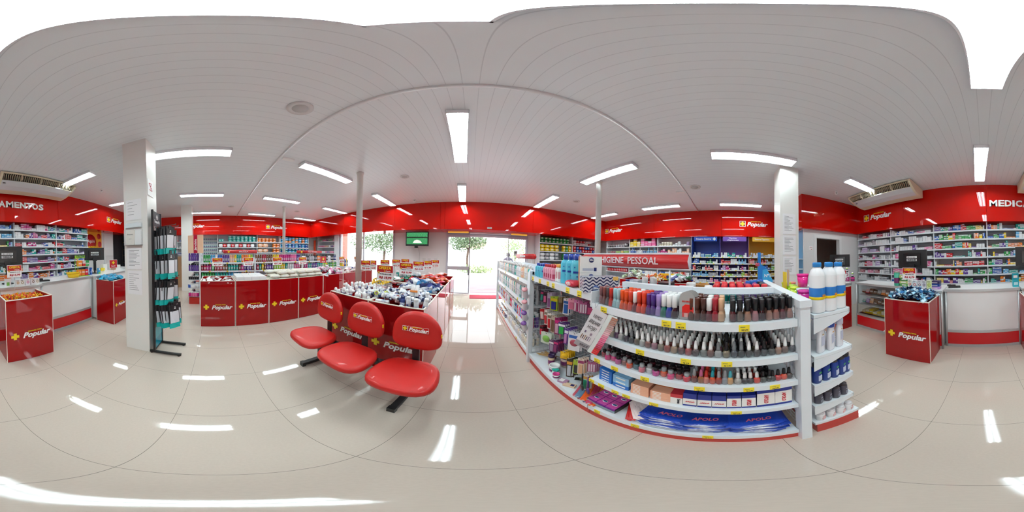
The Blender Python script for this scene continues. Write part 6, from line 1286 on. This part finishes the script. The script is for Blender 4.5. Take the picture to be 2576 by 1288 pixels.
q = MB(); q.box(-.10,-.03,.005,.02,-.012,.20,mat('#E9E4D8', .5)).box(-.03,-.012,.005,.11,-.006,.19,PURE).box(-.115,-.03,.23,.115,-.006,.28,mat('#DDE8EC', .3)); q.build('booklet', t); q = MB(); addtext(q, 'Procon', INKK, -.04, -.0305, .14, .03, .01, w=.08); q.box(-.06,-.0305,.08,-.02,-.03,.083,INKK); q.build('lettering', t)
t = thing('notice', 'white notice with a red outlined emblem high on the left pillar', 'notice', (-1.945, -.807, 2.29), R_(180)); MB().box(-.09,-.003,-.13,.09,0,.11,PURE).build('sheet', t); q = MB()
for a, b in (((-.03,-.045),(.05,-.045)),((.05,-.045),(.02,.0)),((.02,0),(-.03,-.045)),((-.05,.05),(.02,.06)),((.02,.06),(-.0,.0)),((-.0,0),(-.05,.05))): q.bar((a[0],-.004,a[1]),(b[0],-.004,b[1]),.004,C_('#C8324A'),4)
q.build('emblem', t)
for z0, z1, nm in ((1.83, 2.17, 'topmost'), (1.50, 1.81, 'middle'), (1.18, 1.47, 'lowest')): notice(2.417, -.965, z0, z1, -90, .22, f'{nm} of the three white notices on the right pillar', 12)
# ---------------------------------------------------------------- heaps in the bins
rnd = random.Random(17)
def rollon():
    b = MB().lathe([(0,0),(.019,0),(.021,.004),(.021,.030),(.018,.045),(.0175,.052)], TPLAIN, 14).lathe([(.0214,.010),(.0217,.012),(.0217,.026),(.0214,.028)], mat('#4A5A8A', .4), 14)
    c = MB().lathe([(.018,.051),(.0205,.053),(.021,.075),(.018,.092),(.010,.101),(0,.103)], TPLAIN, 14)
    return b.mesh('rollon_body'), c.mesh('rollon_cap')
def spraycan():
    b = MB().lathe([(.015,.004),(.022,0),(.024,.004),(.024,.122),(.021,.128)], TPLAIN, 16).lathe([(0,.004),(.015,.004)], SILV, 16).lathe([(.0243,.03),(.0246,.032),(.0246,.085),(.0243,.087)], mat('#C8CEDC', .35), 16)
    c = MB().lathe([(.021,.126),(.0225,.128),(.0225,.150),(.019,.158),(0,.160)], TPLAIN, 16)
    q = MB().box(-.011,-.0256,.060,.011,-.0235,.075,C_('#2A3A7A')).box(-.008,-.0256,.035,.008,-.0235,.045,C_('#B8323A')).mesh('can_print')
    return b.mesh('spray_body'), c.mesh('spray_cap'), q
RO = rollon(); SP = spraycan()
def place2(meshes, name, M, col, capcol, label, cat, group, parts):
    o = ob(name, meshes[0], None, label=label, cat=cat, group=group, color=col, M=M)
    for nm, me, c in parts: ob(nm, me, o, color=c)
    return o
def rotm(x, y, z, rx, ry, rz): return Matrix.Translation((x, y, z)) @ Matrix.Rotation(rz, 4, 'Z') @ Matrix.Rotation(ry, 4, 'Y') @ Matrix.Rotation(rx, 4, 'X')
# window side: upright white roll-ons along the front, more behind
for j in range(6):
    for i in range(9):
        x = -1.585+i*.066+rnd.uniform(-.012,.012); y = 1.455+j*.085+rnd.uniform(-.015,.015)
        z = .812+j*.010+rnd.uniform(0,.02)+(.03 if rnd.random() < .2 else 0)
        lying = rnd.random() < (.12 if j == 0 else .35)
        c = '#EFEFF1' if rnd.random() < .85 else rnd.choice(('#2A3560','#E8E8EA')); rowt = ['first','second','third','fourth','fifth','sixth'][j]
        M_ = rotm(x, y, z+(.03 if lying else 0), R_(90)+rnd.uniform(-.4,.4) if lying else rnd.uniform(-.15,.15), rnd.uniform(-.15,.15), rnd.uniform(0,6.28))
        lb = f'{"white" if c != "#2A3560" else "navy"} {"fallen" if lying else "upright"} roll-on deodorant in the {rowt} line of the window-side heap'
        place2(RO, 'roll_on_deodorant', M_, hx(c), hx(c), lb, 'deodorant', lb, [('cap', RO[1], hx('#F4F4F4'))])
def lie(x, y, z, rz, tilt, c, cc, lb, grp, mesh=SP, nm='spray_can', flip=False):
    M_ = rotm(x, y, z, R_(90 if not flip else -90)+tilt, 0, rz) @ Matrix.Translation((0, 0, -.08))
    place2(mesh, nm, M_, hx(c), None, lb, 'deodorant', grp, [('cap', mesh[1], hx(cc)), ('print', mesh[2], None)] if len(mesh) > 2 else [('cap', mesh[1], hx(cc))])
for k in range(60):
    layer = k//30; x = rnd.uniform(-.93, -.50); y = rnd.uniform(1.50, 1.93)
    c, cc, nm = rnd.choice((('#EFEFF2','#F4F4F4','white'),('#EDEFF2','#F4F4F4','white'),('#EDEFF2','#F2F2F2','white'),('#1E2C58','#14141A','navy'),('#1E2C58','#22346E','deep navy'),('#DDE4EA','#EFEFEF','silver-white'),('#26386A','#EFEFEF','navy, white-capped')))
    z = .85+layer*.05+.03*(1-abs(x+.72)/.3)
    lb = f'{nm} aerosol lying in the {"lower" if layer == 0 else "upper"} layer of the door-side front bin'
    lie(x, y, z, rnd.uniform(0,6.28), rnd.uniform(-.3,.3), c, cc, lb, lb, flip=rnd.random() < .5)
for i, (x, y, c, cc, nm) in enumerate(((-.66,1.47,'#26387A','#22346E','navy aerosol with a red band standing at the front edge'),(-.60,1.49,'#E6E8EE','#F2F2F2','white aerosol standing beside the navy one'),(-.50,1.46,'#E9E9EC','#F4F4F4','short white deodorant leaning at the front edge'),(-.44,1.50,'#EFEFF1','#F4F4F4','white and red deodorant leaning at the front right corner'),(-.46,1.75,'#EDEDF0','#F4F4F4','white aerosol standing by the door-side edge'))):
    place2(SP, 'spray_can', rotm(x, y, .815, rnd.uniform(-.25,.1), rnd.uniform(-.2,.3) if i > 1 else 0, 0), hx(c), None, nm, 'deodorant', None, [('cap', SP[1], hx(cc)), ('print', SP[2], None)])
for i in range(12):
    x = -1.05+rnd.uniform(-.12,.1); y = rnd.uniform(1.52,1.93); lie(x, y, .90+rnd.uniform(0,.03), rnd.uniform(.3,1.6), rnd.uniform(-.3,.3), rnd.choice(('#EFEFF2','#1E2C58','#C8D84A')), '#F2F2F2', 'aerosol lying across the joint of the two front bins', 'aerosols across the joint', flip=rnd.random() < .5)
t = thing('twin_pack', 'pair of white roll-ons shrink-wrapped with an orange sticker, on top of the heap', 'deodorant', (-.60, 1.66, .93)); 
for s_ in (-1, 1): MB().lathe([(0,0),(.021,0),(.024,.006),(.024,.075),(.022,.11),(.012,.13),(0,.132)], mat('#F1F1F3', .2), 14, M=Matrix.Translation((s_*.025, 0, 0)) @ Matrix.Rotation(-.35,4,'X')).build('bottle', t)
MB().box(-.04,-.04,.045,.04,-.022,.065,C_('#F08A2A'), M=Matrix.Rotation(-.35,4,'X')).build('sticker', t)
def heap(name, me, x0, x1, y0, y1, z0, rise, n, size, cols, label, cat, tilt=.5, layers=2, flat=True):
    for k in range(n):
        x = rnd.uniform(x0, x1); y = rnd.uniform(y0, y1); u = (x-(x0+x1)/2)/((x1-x0)/2); v = (y-(y0+y1)/2)/((y1-y0)/2)
        z = z0+rise*max(0, 1-.42*(u*u+v*v))*(.55+.45*(k/n)); c = rnd.choice(cols); col = jit(PAL.get(c[0], c[0]), rnd, .08); f = rnd.uniform(.85, 1.15)
        lb = f'{c[1]} {label}'
        o = ob(name, me, None, scale=(size[0]*f, size[1]*f, size[2]), label=lb, cat=cat, group=lb, color=col)
        o.location = (x, y, z); o.rotation_euler = (rnd.uniform(-tilt, tilt), rnd.uniform(-tilt, tilt), rnd.uniform(0, 6.28))
heap('tissue_packet', CARTON, -.95, -.48, 2.08, 2.56, .83, .17, 56, (.13,.09,.035), [('#1C2A6A','dark blue'),('#22387E','dark blue'),('#16225A','dark blue'),('#1E6A9A','blue'),('#E9EAF0','white')], 'box in the second bin of the island, door side', 'box', .45)
heap('soap_box', CARTON, -1.55, -1.08, 2.08, 2.56, .82, .10, 30, (.11,.07,.035), [('#1A1A20','black'),('#C8323E','red'),('#3A2A3A','dark'),('#2A3A7A','navy')], 'box in the second bin of the island, window side', 'box', .4)
heap('wipes_pack', PACK, -.95, -.48, 2.69, 3.17, .82, .16, 26, (.16,.11,.045), [('#E0502A','orange-red'),('#D8402E','orange-red'),('#E86A3A','orange'),('#D83A5A','rose red')], 'packet in the third bin of the island, door side', 'packet', .4)
heap('wipes_pack', PACK, -1.55, -1.08, 2.69, 3.17, .82, .10, 16, (.16,.11,.045), [('#3A8A6A','green'),('#E8E8EA','white'),('#C8323E','red')], 'packet in the third bin of the island, window side', 'packet', .4)
heap('wipes_pack', PACK, -.95, -.48, 3.30, 3.78, .82, .14, 18, (.16,.11,.045), [('#E0502A','orange'),('#E8D8D8','white'),('#D83A4A','red')], 'packet in the rear bin of the island, door side', 'packet', .4)
heap('soap_box', CARTON, -1.55, -1.08, 3.30, 3.78, .82, .12, 16, (.12,.08,.04), [('#3A8A9A','teal'),('#E8E8EA','white')], 'box in the rear bin of the island, window side', 'box', .4)
for i in range(4): good('milk_tin', B_PILL, F(-1.5+i*.09, 3.1, 0), 0, 0, .9, rnd, (1.2,1.2,1.3), ('teal','grey','teal','green')[i], 'tin standing at the window side of the island', 'tin', 'tins on the window side of the island')
t = thing('basket', 'yellow lattice basket tilted on top of the island heap', 'basket', (-1.32, 2.22, .93), .2); t.rotation_euler = (.25, -.42, .35)
m = MB()
for i in range(9): m.box(-.15+i*.0365, -.085, 0, -.15+i*.0365+.012, -.078, .085, YB_).box(-.15+i*.0365, .078, 0, -.15+i*.0365+.012, .085, .085, YB_)
m.box(-.15,-.085,0,.155,.085,.005,YB_).box(-.15,-.085,.035,.155,-.079,.045,YB_).box(-.155,-.09,.08,.16,-.078,.095,YB_).box(-.155,.078,.08,.16,.09,.095,YB_).box(-.155,-.09,0,-.148,.09,.095,YB_).box(.153,-.09,0,.16,.09,.095,YB_); m.build('lattice', t)
# left-hand row
X0, X1 = -3.42, -2.86
heap('white_sachet', CARTON, X0, X1, -.24, .31, .83, .05, 44, (.09,.05,.012), [('#ECECEE','white'),('#E4E6EA','pale'),('#D8D4CC','cream')], 'sachet in the first left-hand bin', 'sachet', .5)
for i in range(4): pbox('white_carton', F(-2.86, .44+i*.14, 90), 0, .28, .805, .136, .53, .14, C_('#ECECEE'), f'wide white carton in the second left-hand bin, {["first","second","third","fourth"][i]} from the hanging rack', 'carton', marks=lambda q, w, d, h: (q.box(-w*.3,-d/2-.001,h*.1,-w*.1,-d/2,h*.5,C_('#C8CEDC'))))
for b_ in range(2):
    for lay in range(3):
        for i in range(3):
            for k in range(2): 
                if lay == 2 and k == 0 and b_ == 0 and i == 0: continue
                good('wipes_pack', PACK, F(-2.86, .97+b_*.622, 90), .12+i*.19+(.04 if lay == 1 else 0), .10+k*.22, .815+lay*.072, rnd, (.20,.15,.075), '#E4E0D2', f'cream wet wipe pack, {["lowest","middle","top"][lay]} layer of the {["third","fourth"][b_]} left-hand bin', 'packet', f'cream packs layer {lay} bin {b_}', tw=rnd.uniform(-.1,.1))
heap('cosmetic_box', CARTON, X0, X1, 2.25, 2.78, .83, .20, 46, (.17,.05,.035), [('#E08AB8','pink'),('#E9E6EA','white'),('#3A8A84','teal'),('#C83A8A','magenta')], 'slim box in the fifth left-hand bin', 'box', .7)
heap('cosmetic_box', CARTON, X0, X1, 2.87, 3.40, .83, .12, 34, (.10,.06,.045), [('#E8D8D0','cream'),('#3A2A2E','black'),('#C83A4A','red'),('#E8A0A8','rose')], 'small box in the sixth left-hand bin', 'box', .7)
heap('cosmetic_box', CARTON, X0, X1, 3.49, 4.02, .83, .12, 24, (.10,.06,.045), [('#E8D8D0','cream'),('#C8323E','red'),('#2A3A7A','navy')], 'small box in the last left-hand bin', 'box', .7)
# free-standing bins
def sachet():
    m = MB(); m.quad([(-.5,-.5,0),(0,-.45,.6),(0,.45,.6),(-.5,.5,0)], TPLAIN).quad([(0,-.45,.6),(.5,-.5,.1),(.5,.5,.1),(0,.45,.6)], TPLAIN).quad([(-.5,-.5,-.1),(-.5,.5,-.1),(0,.45,-.5),(0,-.45,-.5)], TPLAIN).quad([(0,-.45,-.5),(0,.45,-.5),(.5,.5,0),(.5,-.5,0)], TPLAIN)
    m.quad([(-.5,-.5,0),(-.5,.5,0),(-.5,.5,-.1),(-.5,-.5,-.1)], TPLAIN)
    m.quad([(-.35,-.3,.2),(-.05,-.3,.56),(-.05,.25,.56),(-.35,.25,.2)], mat('#DCEEF6', .25)); return m.mesh('sachet')
SAC = sachet()
heap('blue_sachet', SAC, .66, 1.20, -2.17, -1.79, .86, .15, 280, (.10,.055,.013), [('#1E3A6A','navy'),('#7AB8D8','light blue'),('#A8D4EA','pale blue'),('#2A6AA0','blue'),('#16284E','dark navy'),('#D8EAF2','white-blue')], 'sachet in the heaped bin by the counter monitor', 'sachet', .8)
CANDY = MB().lathe([(0,-.5),(.35,-.42),(.5,-.1),(.5,.15),(.3,.45),(0,.5)], TPLAIN, 8).quad([(-.9,-.2,0),(-.4,-.05,0),(-.4,.05,0),(-.9,.25,0)], TPLAIN).quad([(.4,-.05,0),(.9,-.25,0),(.9,.2,0),(.4,.05,0)], TPLAIN).mesh('sweet')
heap('wrapped_sweet', CANDY, -1.075, -.515, -2.27, -1.785, .82, .045, 260, (.026,.026,.022), [('#F0A818','amber'),('#E8C41E','yellow'),('#D8301E','red'),('#E86A1A','orange')], 'wrapped sweet in the free-standing sweets bin', 'sweet', 1.5)
heap('blue_packet', PACK, -2.82, -2.44, -2.16, -1.79, .85, .09, 34, (.12,.08,.045), [('#1E9CC8','bright blue'),('#2AAAD4','bright blue'),('#1888B0','bright blue')], 'soft packet in the bin beside the left pillar', 'packet', .5)
# right-hand aisle bins
heap('blue_pouch', PACK, 3.47, 4.0, .86, 1.40, .84, .20, 34, (.17,.10,.05), [('#2A3A9A','blue'),('#4A8A6A','green'),('#E4E8EC','white'),('#24307A','navy')], 'pouch in the aisle bin nearest the vitamins', 'packet', .7)
heap('orange_sweet', PACK, 3.47, 4.0, 1.46, 2.02, .84, .20, 90, (.07,.05,.03), [('#F0702A','orange'),('#F4E8D8','cream'),('#F0B03A','amber'),('#E0402A','red')], 'wrapped packet in the middle aisle bin', 'packet', 1.0)
heap('sachet', PACK, 3.47, 4.0, 2.08, 2.62, .84, .28, 50, (.10,.07,.03), [('#E8EEE4','white'),('#C8E0B8','green-white')], 'packet in the aisle bin nearest the nappies', 'packet', 1.0)
t = thing('basket', 'yellow plastic tray between the two right-hand aisle heaps', 'basket', (3.62, 1.44, .92), R_(-90)); MB().prism([(-.22,0),(.20,0),(.26,.14),(-.26,.14)], .2, .24, YB_).prism([(-.22,0),(.20,0),(.2,.02),(-.22,.02)], 0, .2, YB_).build('tray', t)
# person outside
t = None
def person_outside():
    V = [((0,0,.92),.15),((0,0,1.12),.14),((0,0,1.28),.13),((0,0,1.38),.055),((0,-.01,1.46),.085),((0,-.01,1.54),.085),((.19,0,1.27),.065),((.24,.02,1.05),.05),((.23,-.08,.85),.04),((-.19,0,1.27),.065),((-.24,.02,1.05),.05),((-.23,-.08,.85),.04),((.10,0,.85),.10),((.11,0,.45),.065),((.11,0,.05),.045),((.11,-.12,.03),.035),((-.10,0,.85),.10),((-.11,0,.45),.065),((-.11,0,.05),.045),((-.11,-.12,.03),.035)]
    E = [(0,1),(1,2),(2,3),(3,4),(4,5),(2,6),(6,7),(7,8),(2,9),(9,10),(10,11),(0,12),(12,13),(13,14),(14,15),(0,16),(16,17),(17,18),(18,19)]
    me = bpy.data.meshes.new('person'); me.from_pydata([v for v, r in V], E, [])
    me.materials.append(mat('#5A5460', .8, name='dark_clothing'))
    o = ob('person', me, None, (1.83, 8.0, -.02), R_(160), label='person in dark grey clothes outside the entrance, only head and shoulders showing', cat='person')
    a = o.modifiers.new('skin', 'SKIN')
    for i, (v, r) in enumerate(V): me.skin_vertices[0].data[i].radius = (r, r*.8)
    me.skin_vertices[0].data[0].use_root = True
    b = o.modifiers.new('smooth', 'SUBSURF'); b.levels = 2; b.render_levels = 2
    MB().lathe([(0,1.60),(.05,1.595),(.085,1.56),(.095,1.51),(.09,1.44),(.07,1.41)], mat('#3A3034', .8), 14, c=(0,.0,0)).build('hair', o)
person_outside()
